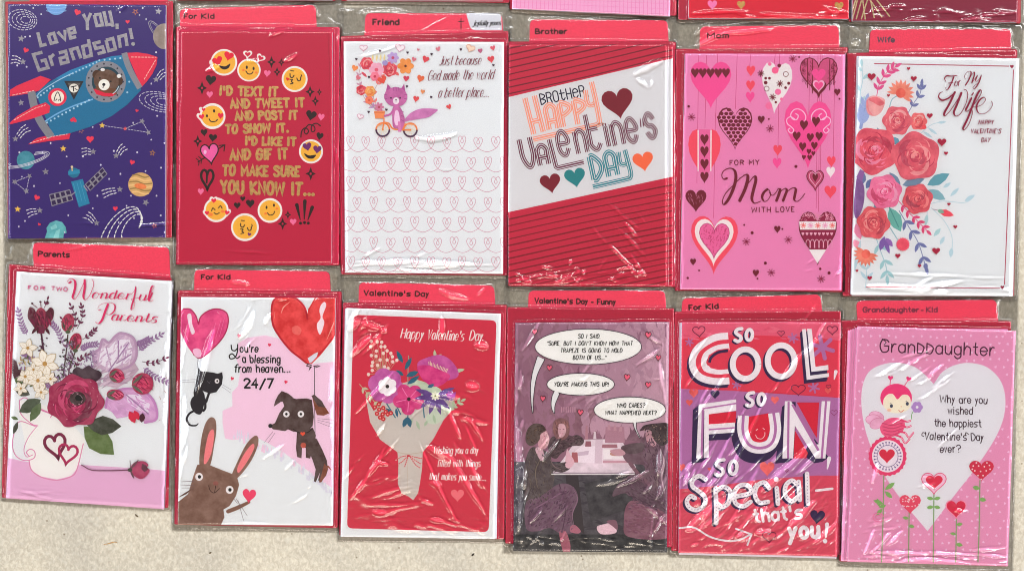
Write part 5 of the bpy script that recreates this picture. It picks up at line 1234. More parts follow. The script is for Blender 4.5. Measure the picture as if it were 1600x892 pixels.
    for a, b in (((226, 765), (262, 820)), ((232, 770), (250, 835)), ((215, 760), (230, 780)), ((48, 710), (90, 708)), ((46, 720), (88, 722)), ((50, 730), (88, 730))): P.line([a, b], 1.3, '#6f5c62')
    P.m('small_heart', stuff=True)
    for x, y in ((235, 238), (334, 268), (213, 377), (387, 388)): P.heart(x, y, 11, 12, '#cf3a5c', .3)
    P.m('lettering', "black hand lettering reading You're a blessing from heaven... 24/7"); K = '#211a22'
    P.line([(210, 268), (212, 282), (222, 286), (230, 278)], 4, K, smooth=True); P.line([(231, 266), (230, 290), (222, 308), (208, 312), (204, 302), (214, 296), (228, 310), (238, 304)], 4, K, smooth=True)
    kw = dict(jit=.8, gap=1.7)
    P.text("ou're", 238, 292, 26, 60, 0, ((3.9, K),), **kw); P.text('a blessing', 246, 326, 27, 124, 0, ((4, K),), **kw); P.text('from heaven...', 221, 357, 27, 183, 0, ((4, K),), **kw); P.text('24/7', 250, 408, 33, 98, 0, ((6, K),), gap=2, jit=.5)

def art_valentine(P):
    P.view(520, 430, 2.0286); rd = random.Random(8)
    P.m('red_panel'); q = [(66, 125), (519, 143), (494, 813), (45, 801)]
    P.poly([P.px(p) for p in round_quad(q, 18)], '#c02f48', raw=True)
    P.m('lettering', "white lettering reading Happy Valentine's Day"); Wt = '#e6d2d4'
    kw = dict(slant=.2, pen=.45, gap=1.6, caps=False)
    P.text('Happy', 213, 200, 34, 72, -3, ((4, Wt),), **kw); P.text("Valentine's", 297, 204, 34, 118, -2.5, ((4, Wt),), **kw); P.text('Day', 431, 207, 34, 42, -2, ((4, Wt),), **kw)
    P.m('lettering', 'white lettering reading Wishing you a day filled with things that makes you smile...')
    kw = dict(slant=.15, pen=.6, gap=1.6, caps=False, bounce=1)
    P.text('Wishing you a day', 318, 565, 24, 142, 0, ((2.9, Wt),), **kw); P.text('filled with things', 330, 607, 24, 138, 0, ((2.9, Wt),), **kw); P.text('that makes you smile...', 304, 648, 24, 182, -1, ((2.9, Wt),), **kw)
    P.m('heart'); P.heart(395, 698, 42, 40, '#d8707c')
    P.m('paper_wrap', 'cream paper wrapped round the bouquet')
    P.poly([(104, 385), (130, 430), (210, 345), (260, 330), (330, 360), (370, 385), (392, 410), (350, 460), (318, 520), (285, 560), (283, 610), (276, 660), (270, 690), (255, 712), (240, 700), (218, 690), (206, 660), (208, 600), (205, 560), (150, 520), (118, 465)], '#bdb6b2')
    P.line([(205, 560), (240, 566), (285, 560)], 2.5, '#b3a498', smooth=True); P.line([(238, 580), (235, 700)], 1.5, '#b8aa9e')
    P.m('ribbon_bow'); 
    for p in ([(238, 570), (215, 575), (200, 585)], [(238, 570), (262, 576), (283, 580)], [(240, 570), (228, 605)], [(242, 570), (262, 600), (276, 610)], [(238, 572), (220, 590), (205, 600)], [(240, 572), (262, 586), (280, 598)]):
        P.line(p, 3, '#e2cdcb', smooth=True); P.dash(p, 3.1, '#b8283c', 3, 4)
    GL = '#9fb09a'; TL = '#2c6178'
    P.m('leaves')
    P.sprig([(85, 345), (110, 375), (140, 410)], 2, '#a8a890', '#b3b79c', 4, 20, 8, .6); P.sprig([(345, 440), (370, 420), (405, 400)], 2, GL, '#a9bda0', 4, 20, 9, .7)
    P.leaf(385, 305, 418, 298, 12, '#a9bda0'); P.leaf(325, 262, 322, 236, 10, '#a9bda0'); P.leaf(330, 262, 345, 250, 10, '#a9bda0')
    P.poly([(250, 330), (310, 345), (345, 365), (320, 380), (260, 375)], '#b5c3ae:water', smooth=True); P.poly([(300, 440), (350, 400), (360, 440), (330, 470), (300, 465)], '#b9c2b4', smooth=True)
    for a in ((252, 450, 243, 480), (300, 460, 290, 478), (318, 440, 325, 470), (265, 460, 275, 490)): P.leaf(*a, 10, GL)
    P.line([(240, 390), (238, 330), (240, 255)], 2.5, '#8f9c8c', smooth=True)
    for a in ((222, 278, 202, 238, 15), (228, 300, 250, 260, 15), (232, 320, 272, 305, 18), (236, 345, 275, 318, 16), (225, 318, 200, 300, 12), (190, 440, 168, 420, 10)): P.leaf(*a, TL)
    for a in ((237, 448, 222, 482, 17), (238, 448, 246, 482, 17), (200, 420, 205, 450, 10)): P.leaf(*a, '#2f5f78')
    for p in ([(237, 400), (238, 448)], [(170, 405), (198, 450)], [(285, 400), (290, 450)], [(195, 400), (215, 440)]): P.line(p, 4, '#3f6f80')
    P.m('berries')
    for k, (x, y) in enumerate(((122, 209), (120, 226), (141, 211), (155, 212), (153, 226), (165, 226), (138, 240), (172, 239), (184, 247), (122, 254), (137, 256), (160, 247), (189, 258), (190, 274), (203, 269), (126, 276), (124, 287), (142, 285), (125, 301), (147, 310), (150, 268), (172, 268), (113, 314), (164, 290), (175, 295))):
        P.line([(x, y), (160+(x-160)*.3, 310)], 1.2, '#b89a80'); P.ell(x, y, 5.3, 5.6, '#e5c8c4', n=12)
    P.m('small_blossoms', stuff=True)
    for x, y in ((133, 418), (147, 425), (160, 420), (140, 438), (158, 440), (168, 432), (150, 450), (160, 455), (174, 440), (184, 436), (146, 408)): P.flower(x, y, 7, 5, '#b9343c', '#e8b0a8', .3, 1)
    P.m('flower', 'mauve flower with a small white flower at its centre'); P.flower(168, 350, 56, 6, '#b5509c:water', None, pw=.85, rot=.25); P.flower(173, 352, 30, 6, '#dcd6e2', '#2c1a22', .2, .8, .5)
    P.m('flower', 'hot pink flower with pink stamens'); P.flower(241, 392, 50, 5, '#c42b7a:water', '#3a1a2a', .12, .62, .4, inner='#e27ab0')
    P.m('flower', 'large magenta poppy'); P.poly([(268, 280), (295, 262), (340, 252), (375, 270), (398, 305), (392, 325), (360, 335), (335, 352), (305, 345), (280, 322)], '#b84a98:water', smooth=True); P.poly([(268, 290), (300, 285), (340, 300), (372, 318), (350, 345), (320, 352), (298, 342), (278, 320)], '#c4267c:water', smooth=True)
    for k in range(14): x = 305+k*4.2; y = 283+k*1.9; P.line([(x, y), (x+(k-6)*.5+2, y-8-rd.random()*5)], 1.6, '#ecd6a8')
    P.leaf(300, 355, 322, 345, 12, '#3f6080')
    P.m('flower', 'purple daisy with long petals')
    for a in (12, 42, 74, 108, 142, 172, 200, 335): r = 62; t = math.radians(a); P.leaf(325+4*math.cos(t), 382+4*math.sin(t), 325+r*math.cos(t)*(1.1 if a > 150 else 1), 382+r*math.sin(t), 17, '#5f3a86:water')
    P.flower(325, 382, 15, 8, '#e2dcc8', '#7a8a5a', .2, .5)
    P.m('tulip'); P.poly([(361, 385), (366, 365), (372, 372), (378, 362), (383, 372), (390, 368), (388, 388), (372, 394)], '#a04a9c'); P.line([(372, 392), (366, 415)], 2, '#c9a0a8')

def art_diner(P):
    P.view(785, 440, 2.0286); rd = random.Random(6)
    BG = '#94687c'
    P.m('photo_wall', 'mauve toned wall with darker panels')
    P.poly([(30, 120), (240, 120), (240, 480), (30, 480)], '#8c6075:water'); P.poly([(240, 120), (540, 120), (540, 480), (240, 480)], '#986e86:water')
    P.poly([(330, 250), (540, 250), (540, 430), (400, 400), (330, 360)], '#a98399:water', smooth=True)
    P.poly([(238, 120), (244, 120), (244, 470), (238, 470)], '#7a5066'); P.poly([(30, 395), (270, 390), (270, 398), (30, 402)], '#805670'); P.poly([(150, 400), (300, 400), (300, 480), (150, 480)], '#855a6c:water')
    P.poly([(380, 450), (540, 440), (540, 520), (380, 500)], '#7b5568:water')
    P.m('photo_floor', 'dark floor below the table')
    P.dabs([(30, 120), (540, 120), (540, 470), (30, 470)], lambda x, y, r: ('#8b6277', '#956c82', '#9e778c', '#a88397', '#b490a3')[max(0, min(4, int(x/130+(y-120)/220*(x > 260)+r.uniform(-.6, .9))))], 420, 70, 26, ang=1.5, j=.3, seed=3)
    P.poly([(30, 570), (540, 570), (540, 870), (30, 870)], '#403a44:water');
    P.dabs([(30, 575), (540, 575), (540, 865), (30, 865)], ['#3a343e', '#403a44', '#463e49', '#3c3640'], 160, 50, 9, ang=.1, seed=8)
    P.poly([(30, 800), (540, 800), (540, 870), (30, 870)], '#232028:water')
    P.poly([(200, 610), (240, 612), (260, 800), (215, 760)], '#3a3238'); P.poly([(395, 600), (420, 650), (400, 720), (280, 760), (260, 640)], '#312d35:water')
    P.m('table', 'pale diner table with plates, cups and bottles')
    P.poly([(156, 608), (192, 562), (235, 500), (375, 498), (410, 555), (424, 590), (418, 608)], '#d2c3cf:water'); P.poly([(156, 604), (418, 604), (414, 612), (158, 612)], '#a08a9c')
    P.poly([(190, 570), (250, 520), (322, 520), (318, 575)], '#dccfda'); P.poly([(320, 530), (396, 532), (412, 560), (320, 562)], '#e0d5de'); P.poly([(240, 540), (275, 534), (272, 548), (236, 552)], '#bdaabb'); P.poly([(295, 500), (318, 500), (316, 575), (292, 575)], '#c6b3c1')
    P.poly([(318, 566), (405, 566), (408, 574), (318, 574)], '#b98e9c')
    for x0, x1, y0, y1, c in ((262, 272, 455, 500, '#a97c8a'), (288, 298, 475, 498, '#d0c2cc'), (325, 388, 460, 510, '#a67c8e'), (333, 343, 452, 470, '#b28a98'), (352, 362, 454, 472, '#b28a98'), (370, 380, 458, 474, '#b28a98'), (262, 282, 505, 522, '#8f5a68'), (315, 365, 515, 526, '#9a6a76'), (218, 240, 540, 572, '#a05f66')):
        P.poly([(x0+2, y0), (x1-2, y0), (x1, y1), (x0, y1)], c)
    for k in range(7): x = 188+k*7; P.line([(x, 398), (x, 412)], 4, '#b08498')
    P.ell(360, 545, 20, 7, '#b08078:water')
    P.m('person', 'older woman in a patterned jacket at the left of the table')
    P.poly([(75, 560), (92, 525), (120, 530), (150, 545), (160, 575), (200, 572), (215, 590), (190, 604), (160, 600), (165, 620), (150, 680), (110, 720), (75, 700), (68, 620)], '#4e4045:water', smooth=True)
    P.poly([(104, 530), (124, 525), (132, 552), (122, 568)], '#c7a4b2', smooth=True); P.poly([(116, 485), (135, 470), (144, 480), (148, 500), (142, 522), (128, 530), (114, 520)], '#c08f9c:water', smooth=True)
    P.poly([(74, 505), (78, 470), (98, 450), (125, 452), (138, 470), (122, 482), (118, 500), (104, 515), (88, 520)], '#4f3b38:water', smooth=True)
    P.poly([(136, 476), (144, 484), (149, 500), (143, 520), (136, 512), (139, 496)], '#d8b6be', smooth=True); P.line([(133, 488), (139, 490)], 1.8, '#4a2a34'); P.line([(138, 508), (144, 509)], 1.6, '#84404e'); P.poly([(200, 560), (205, 530), (214, 545), (228, 570), (215, 590), (200, 585)], '#cfaab8', smooth=True)
    P.poly([(75, 700), (120, 680), (180, 640), (225, 650), (240, 690), (220, 740), (225, 790), (190, 800), (150, 780), (110, 790), (75, 780)], '#6a4a60:water', smooth=True); P.line([(100, 720), (150, 690), (200, 660)], 4, '#84607a', smooth=True); P.line([(180, 640), (200, 720), (190, 790)], 3, '#50344a', smooth=True)
    P.poly([(180, 795), (200, 790), (215, 830), (212, 862), (195, 862)], '#a0566c:water', smooth=True); P.poly([(216, 775), (230, 770), (248, 788), (240, 797), (216, 792)], '#a8687c', smooth=True)
    J = [(75, 560), (92, 525), (120, 530), (150, 545), (160, 575), (165, 620), (150, 680), (110, 720), (75, 700), (68, 620)]
    P.dabs(J, ['#4d4043', '#5a4d4b', '#655954', '#433840'], 240, 11, 3, ang=1.25, seed=11)
    P.dabs([(160, 575), (200, 572), (215, 590), (190, 604), (160, 602)], ['#3f3438', '#574650'], 14, 16, 5, ang=.1, seed=12)
    P.dabs([(80, 700), (120, 685), (180, 650), (225, 655), (235, 690), (218, 740), (222, 785), (190, 795), (150, 775), (110, 785), (80, 775)], ['#6a4a60', '#715067', '#614259', '#775870', '#563a50'], 300, 14, 5, ang=2.3, j=.6, seed=13)
    P.dabs([(78, 505), (80, 470), (98, 452), (125, 453), (134, 468), (118, 482), (114, 500), (100, 512)], ['#3c2c2c', '#5f4a42', '#6f5a4e', '#46342f'], 70, 8, 3, centre=(112, 490), seed=14)
    P.dabs([(118, 485), (135, 474), (144, 490), (142, 520), (124, 520)], ['#c9a0aa', '#b58490', '#d3b0b6'], 12, 9, 4, ang=1.4, seed=15)
    P.m('person', 'woman behind the table resting her head on her hand')
    P.poly([(145, 520), (160, 490), (195, 500), (235, 485), (258, 500), (250, 518), (215, 522), (185, 545), (170, 560), (150, 550)], '#4c363e:water', smooth=True); P.poly([(190, 470), (210, 485), (235, 495), (225, 510), (200, 505)], '#5a424c', smooth=True)
    P.poly([(160, 470), (165, 440), (190, 432), (210, 445), (212, 480), (196, 500), (172, 498)], '#7c5256:water', smooth=True); P.poly([(176, 455), (194, 450), (202, 470), (194, 490), (180, 490)], '#c39aa6:water', smooth=True); P.line([(181, 468), (185, 468)], 1.6, '#4a2a34'); P.line([(192, 467), (196, 467)], 1.6, '#4a2a34'); P.line([(184, 481), (192, 481)], 1.6, '#84404e')
    P.dabs([(148, 520), (160, 492), (195, 502), (235, 488), (256, 500), (248, 516), (215, 522), (185, 545), (160, 552)], ['#43303a', '#5a444c', '#6c545c', '#372830'], 120, 10, 3.5, ang=-.3, seed=16)
    P.dabs([(162, 470), (166, 444), (190, 434), (208, 447), (208, 475), (200, 450), (180, 446), (172, 492)], ['#8a5e5e', '#6a4448', '#9a6e6a'], 30, 14, 4, ang=1.2, seed=17)
    P.m('person', 'woman in a cap seated at the right of the table')
    P.poly([(440, 500), (470, 490), (515, 520), (530, 600), (528, 700), (480, 690), (430, 650), (395, 620), (420, 610), (450, 600), (445, 580), (400, 575), (380, 545), (400, 530), (430, 540)], '#684a5a:water', smooth=True)
    P.poly([(380, 520), (440, 510), (455, 530), (420, 545), (385, 540)], '#58424c:water', smooth=True); P.line([(405, 575), (440, 620), (465, 640)], 12, '#7a5866', smooth=True); P.poly([(340, 535), (375, 530), (390, 545), (365, 552)], '#b8909c', smooth=True)
    P.poly([(455, 478), (475, 470), (490, 480), (485, 520), (465, 515), (456, 500)], '#b98c9a:water', smooth=True); P.poly([(440, 470), (450, 455), (490, 448), (528, 452), (530, 500), (505, 520), (480, 500), (470, 470)], '#3c2a30:water', smooth=True); P.line([(438, 470), (462, 462)], 6, '#4c3540')
    P.line([(456, 488), (462, 486)], 1.8, '#4a2a34'); P.line([(458, 505), (466, 507)], 1.6, '#84404e')
    P.poly([(395, 620), (450, 640), (520, 690), (528, 800), (460, 800), (400, 790), (385, 750), (420, 700), (390, 670), (350, 680), (360, 650)], '#5c4252:water', smooth=True)
    P.poly([(395, 705), (430, 695), (525, 740), (528, 810), (400, 808), (385, 760)], '#7f5064:water', smooth=True)
    P.poly([(300, 775), (320, 768), (340, 765), (360, 780), (358, 796), (320, 800), (304, 792)], '#d6b9c6', smooth=True); P.poly([(330, 758), (360, 756), (365, 785), (350, 775)], '#7f5a6a', smooth=True)
    P.dabs([(445, 505), (470, 495), (512, 525), (526, 600), (524, 690), (480, 682), (430, 645), (450, 600)], ['#5f4454', '#6b4d5e', '#76586c', '#533b4b'], 260, 13, 4, ang=1.2, seed=18)
    P.dabs([(400, 622), (450, 642), (518, 692), (524, 740), (430, 700), (390, 735), (420, 700), (392, 668)], ['#5c4252', '#654a5c', '#523a4a', '#6d5264'], 180, 16, 4.5, ang=.5, seed=19)
    P.dabs([(398, 710), (430, 700), (522, 742), (524, 804), (404, 802), (388, 762)], ['#7f5064', '#865970', '#76495e', '#8d6278'], 180, 16, 5, ang=.2, seed=20)
    P.dabs([(446, 470), (452, 457), (490, 450), (526, 454), (528, 500), (505, 516), (482, 498)], ['#30222a', '#4c3a3e', '#5e4a4c', '#8a746a'], 90, 9, 3, centre=(480, 485), seed=21)
    P.line([(500, 530), (512, 570), (505, 620), (515, 670)], 8, '#a08490', smooth=True, w1=2, w2=2); P.line([(150, 560), (165, 585), (195, 598)], 4, '#7a666a', smooth=True, w1=1, w2=1); P.line([(120, 560), (105, 600), (110, 650)], 4, '#75675f', smooth=True, w1=1, w2=1)
    P.line([(225, 655), (238, 690), (222, 735), (228, 780)], 4, '#8a6a80', smooth=True, w1=1, w2=1); P.line([(156, 609), (418, 609)], 3, '#e8dde6')
    P.m('heart', stuff=True)
    for x, y, w in ((102, 160, 17), (462, 170, 19), (494, 242, 17), (149, 274, 17), (395, 304, 19), (462, 328, 18), (128, 371, 17), (247, 415, 18)): P.heart(x, y, w, w*1.1, '#d8607c', .1, '#3c1626', 1.7)
    def bubble(cx, cy, rx, ry, tail, name):
        P.m('speech_bubble', name); K = '#2a2430'; Wt = '#d2d2d6'
        e = ell_pts(cx, cy, rx, ry, 0, 44)
        P.line(e, 4, K, closed=True); P.line(tail, 4, K, smooth=True); P.poly(catmull(tail)[:-1]+[tail[-1]], Wt); P.poly(e, '#dcdce0')
    bubble(272, 206, 168, 55, [(112, 236), (96, 290), (90, 345), (96, 415), (97, 370), (108, 300), (133, 246)], 'largest speech bubble')
    bubble(248, 325, 106, 34, [(168, 342), (158, 365), (156, 395), (164, 415), (166, 390), (180, 355)], 'middle speech bubble')
    bubble(404, 406, 113, 40, [(414, 440), (420, 465), (436, 495), (424, 465), (424, 440)], 'speech bubble of the right-hand figure')
    K = '#1d1720'
    P.view(795, 500, 5.576); P.m('lettering')
    for t, x, y, w in (('SO I SAID,', 602, 160, 198), ('"SURE, BUT I DON\'T KNOW HOW THAT', 332, 222, 748), ('TRAPEZE IS GOING TO HOLD', 448, 284, 540), ('BOTH OF US..."', 556, 346, 292), ("YOU'RE MAKING THIS UP!", 392, 578, 478), ('WHO CARES?', 940, 762, 246), ('WHAT HAPPENED NEXT?', 838, 826, 448)):
        P.text(t, x, y, 40, w, 0, ((7, K),), slant=.14, gap=1.8, jit=.5, caps=False, space=3)

def art_cool(P):
    P.view(1045, 450, 2.051); rd = random.Random(12)
    RD = '#ca3a53'; PK = '#cf5a78'; PU = '#a66a9f'; NV = '#33214a'; Wt = '#d9d3dc'
    P.m('background_bands', 'red, purple and crimson colour bands')
    P.poly([(20, 80), (560, 80), (560, 175), (470, 158), (300, 152), (190, 150), (20, 170)], PK)
    P.poly([(20, 165), (190, 150), (300, 152), (470, 158), (560, 170), (560, 350), (300, 330), (20, 325)], RD)
    P.poly([(20, 322), (200, 328), (380, 340), (560, 352), (560, 605), (300, 620), (160, 640), (20, 650)], PU)
    P.poly([(20, 645), (160, 632), (300, 612), (470, 600), (560, 600), (560, 890), (20, 890)], '#c5465f')
    P.dabs([(20, 650), (560, 605), (560, 890), (20, 890)], ['#c94c64', '#c0425c', '#cd566c'], 120, 60, 7, ang=-.5, seed=4)
    P.dabs([(20, 85), (560, 85), (560, 165), (20, 165)], ['#cf5a78', '#d26680', '#ca5270'], 60, 40, 10, ang=0, seed=5)
    P.m('splotches', stuff=True)
    for x, y, r, c in ((66, 173, 12, PU), (158, 232, 22, PU), (217, 310, 13, PU), (398, 160, 15, PU), (465, 318, 17, PU), (492, 190, 36, PU)):
        for i in range(6): a = i*math.pi/3+.3; P.line([(x, y), (x+r*math.cos(a), y+r*math.sin(a))], r*.36, c)
    for x, y, w in ((80, 338, 30), (66, 368, 22), (340, 360, 26), (315, 580, 48), (510, 330, 20), (40, 575, 25), (130, 580, 12)): P.heart(x, y, w, w, '#d85a5c:water')
    def hl(x, y, w, h, a, lw=2.6, c='#6a1c42'): P.m('heart'); P.heart(x, y, w, h, None, a, c, lw)
    hl(97, 140, 40, 34, -.1); hl(360, 146, 22, 18, 0, 2); hl(524, 136, 34, 28, 0); hl(415, 327, 46, 34, 0); hl(322, 798, 44, 34, 0); hl(512, 316, 16, 12, 0, 1.6); hl(530, 400, 22, 18, 0, 1.8, '#8a3a6a'); hl(378, 585, 10, 9, 0, 2)
    P.m('heart'); P.heart(148, 342, 30, 28, NV); P.m('heart'); P.heart(476, 734, 48, 46, NV, .1)
    def dbl(pts, w, inner, smooth=False, sh=(-7, 9), iw=.28):
        P.line([(x+sh[0]*.5, y+sh[1]*.5) for x, y in pts], w, NV, smooth=smooth, caps=False); P.line([(x+sh[0], y+sh[1]) for x, y in pts], w, NV, smooth=smooth, caps=False)
        return lambda: (P.line(pts, w, Wt, smooth=smooth, caps=False), P.line(pts, w*iw, inner, smooth=smooth, caps=False))
    P.m('lettering', 'big outlined white word COOL,')
    fs = [dbl([(192, 170), (150, 176), (105, 205), (92, 240), (108, 270), (150, 282), (193, 280)], 56, RD, True, sh=(-6, 10), iw=.20)]
    for f in fs: f()
    P.poly([(192, 192), (155, 198), (128, 215), (122, 240), (134, 256), (160, 262), (193, 262)], RD, smooth=False); 
    P.line([(192, 186), (150, 193), (122, 212), (112, 240), (124, 262), (155, 268), (193, 266)], 13, Wt, smooth=True, caps=False)
    P.line([(190, 200), (158, 206), (136, 222), (130, 238)], 9, NV, smooth=True, caps=False)
    P.line([(192, 174), (150, 181), (112, 204), (100, 238), (112, 268), (150, 279), (193, 277)], 6, RD, smooth=True, caps=False)
    for cx, cy, rx, ry in ((246, 243, 41, 47), (360, 233, 43, 50)):
        for o in (3.5, 7): P.line(ell_pts(cx-o*.8, cy+o, rx, ry, 0, 40), 21, NV, closed=True)
        P.line(ell_pts(cx, cy, rx, ry, 0, 44), 19, Wt, closed=True)
    for o in ((-4, 6), (-7, 10)): P.poly([(x+o[0], y+o[1]) for x, y in ((427, 132), (457, 131), (470, 254), (511, 250), (513, 288), (440, 296))], NV)
    P.poly([(427, 132), (439, 131), (453, 280), (513, 272), (514, 284), (442, 294)], Wt); P.poly([(443, 130), (458, 131), (470, 252), (511, 246), (512, 262), (457, 268)], Wt)
    P.line([(535, 268), (530, 292)], 12, Wt, w1=12, w2=3)
    P.m('lettering', 'big outlined white word FUN, with purple inline')
    F = [(92, 368), (218, 352), (216, 386), (128, 398), (128, 440), (190, 436), (188, 466), (128, 470), (128, 530), (95, 546), (80, 542)]
    for i in range(1, 8):
        P.poly([(x-3*i, y+2.4*i) for x, y in ((98, 370), (130, 400), (128, 540), (94, 545))], NV); P.poly([(x-2.5*i, y+2.4*i) for x, y in ((128, 440), (208, 436), (208, 468), (128, 472))], NV)
        P.line([(233-2*i, 415+2*i), (234-2*i, 470+2.6*i), (256-2*i, 515+2.6*i), (300-2*i, 525+2.6*i), (340-2*i, 500+2.6*i), (352-2*i, 440+2.6*i)], 34, NV, smooth=True, caps=False)
        P.poly([(x-3.4*i, y+2.4*i) for x, y in ((387, 362), (410, 362), (408, 540), (365, 545))], NV); P.poly([(x-3*i, y+2.2*i) for x, y in ((470, 480), (516, 540), (488, 545), (452, 520))], NV)
    P.poly([(96, 372), (216, 356), (216, 378), (112, 392), (106, 545), (88, 545)], Wt); P.poly([(114, 388), (216, 374), (216, 392), (128, 404), (128, 542), (112, 544)], Wt); P.line([(108, 386), (216, 369)], 5, PU, caps=False); P.line([(109, 388), (105, 544)], 7, PU, caps=False)
    P.poly([(128, 404), (216, 394), (214, 432), (128, 438)], '#c4203e'); P.poly([(128, 436), (212, 430), (210, 462), (128, 468)], Wt); P.line([(128, 453), (211, 447)], 5, PU, caps=False)
    U = [(239, 408), (238, 460), (256, 500), (292, 512), (328, 498), (342, 455), (336, 400)]
    P.poly([(255, 412), (255, 460), (268, 488), (292, 496), (314, 486), (325, 455), (320, 400)], '#c4203e', smooth=False)
    P.line(U, 36, Wt, smooth=True, caps=False); P.line(U, 9, PU, smooth=True, caps=False)
    P.poly([(372, 362), (392, 362), (468, 500), (480, 500), (490, 362), (518, 362), (502, 545), (470, 545), (404, 440), (398, 545), (364, 545)], Wt); P.poly([(410, 366), (482, 366), (474, 480), (462, 460)], '#c4203e'); P.poly([(404, 455), (446, 528), (440, 545), (400, 545)], '#c4203e')
    P.line([(384, 364), (382, 545)], 7, PU, caps=False); P.line([(396, 372), (480, 520)], 8, PU, caps=False); P.line([(504, 362), (490, 545)], 7, PU, caps=False)
    P.line([(278, 470), (284, 480), (298, 482), (307, 472), (308, 462)], 2.4, '#e7b5c0', smooth=True); P.line([(280, 455), (285, 451)], 2.4, '#e7b5c0'); P.line([(302, 449), (307, 452)], 2.4, '#e7b5c0')
    P.line([(514, 545), (508, 578)], 13, Wt, w1=13, w2=4)
    def so(x, y, h, w, a=0):
        P.m('lettering', 'small white word so')
        k = h/44.0
        for ox, oy, c in ((-5, 4, NV), (-2.5, 2, NV), (0, 0, Wt)):
            P.line([(x+ox+px*k, y+oy+py*k) for px, py in ((17, -46), (4, -44), (-3, -35), (4, -27), (13, -21), (14, -11), (4, -5), (-5, -9))], 11, c, smooth=True)
            P.line(ell_pts(x+ox+41*k, y+oy-26*k, 10*k, 17*k, .1, 24), 11, c, closed=True)
    so(217, 176, 44, 54, 8); so(254, 383, 46, 54, 10); so(156, 606, 54, 60, -2)
    P.m('lettering', 'dotted white word Special-')
    sp = [[(118, 612), (98, 601), (77, 614), (76, 634), (96, 650), (115, 668), (114, 694), (90, 710), (66, 702), (58, 682), (70, 666), (84, 672)],
          [(150, 640), (152, 700), (152, 752)], [(152, 650), (175, 636), (196, 650), (192, 686), (172, 700), (154, 688)],
          [(208, 668), (262, 655), (254, 632), (228, 632), (210, 655), (214, 688), (240, 698), (262, 684)],
          [(322, 640), (306, 622), (284, 632), (276, 660), (290, 686), (318, 684)], [(346, 640), (350, 690)],
          [(415, 632), (395, 616), (375, 632), (374, 664), (394, 682), (414, 668)], [(416, 620), (420, 678)], [(443, 594), (446, 690)]]
    for p in sp: 
        for o in (3, 6): P.line([(x-o, y+o*.8) for x, y in p], 15, NV, smooth=True)
    for p in sp: P.line(p, 14.5, Wt, smooth=True)
    P.line([(472, 648), (524, 642)], 8, Wt); P.ell(344, 612, 8, 8, Wt)
    for p in sp: P.dash(catmull(p), 2.2, '#5a4a7a', 1.2, 9)
    P.m('lettering', 'hand lettering reading that\'s you!')
    P.text("that's", 272, 752, 46, 160, 5, ((9, Wt),), gap=1.9, jit=1); P.text('you', 382, 806, 58, 104, 3, ((13, Wt),), gap=2.2, font={'y': (3, '06 13', '36 00')}); P.line([(507, 756), (503, 795)], 12, Wt, w1=13, w2=7); P.ell(501, 810, 7, 7, Wt)
    P.m('arrow'); P.line([(34, 768), (80, 766), (130, 795), (180, 808), (225, 806), (262, 788)], 6, Wt, smooth=True); P.line([(215, 770), (265, 788), (252, 822)], 6, Wt)

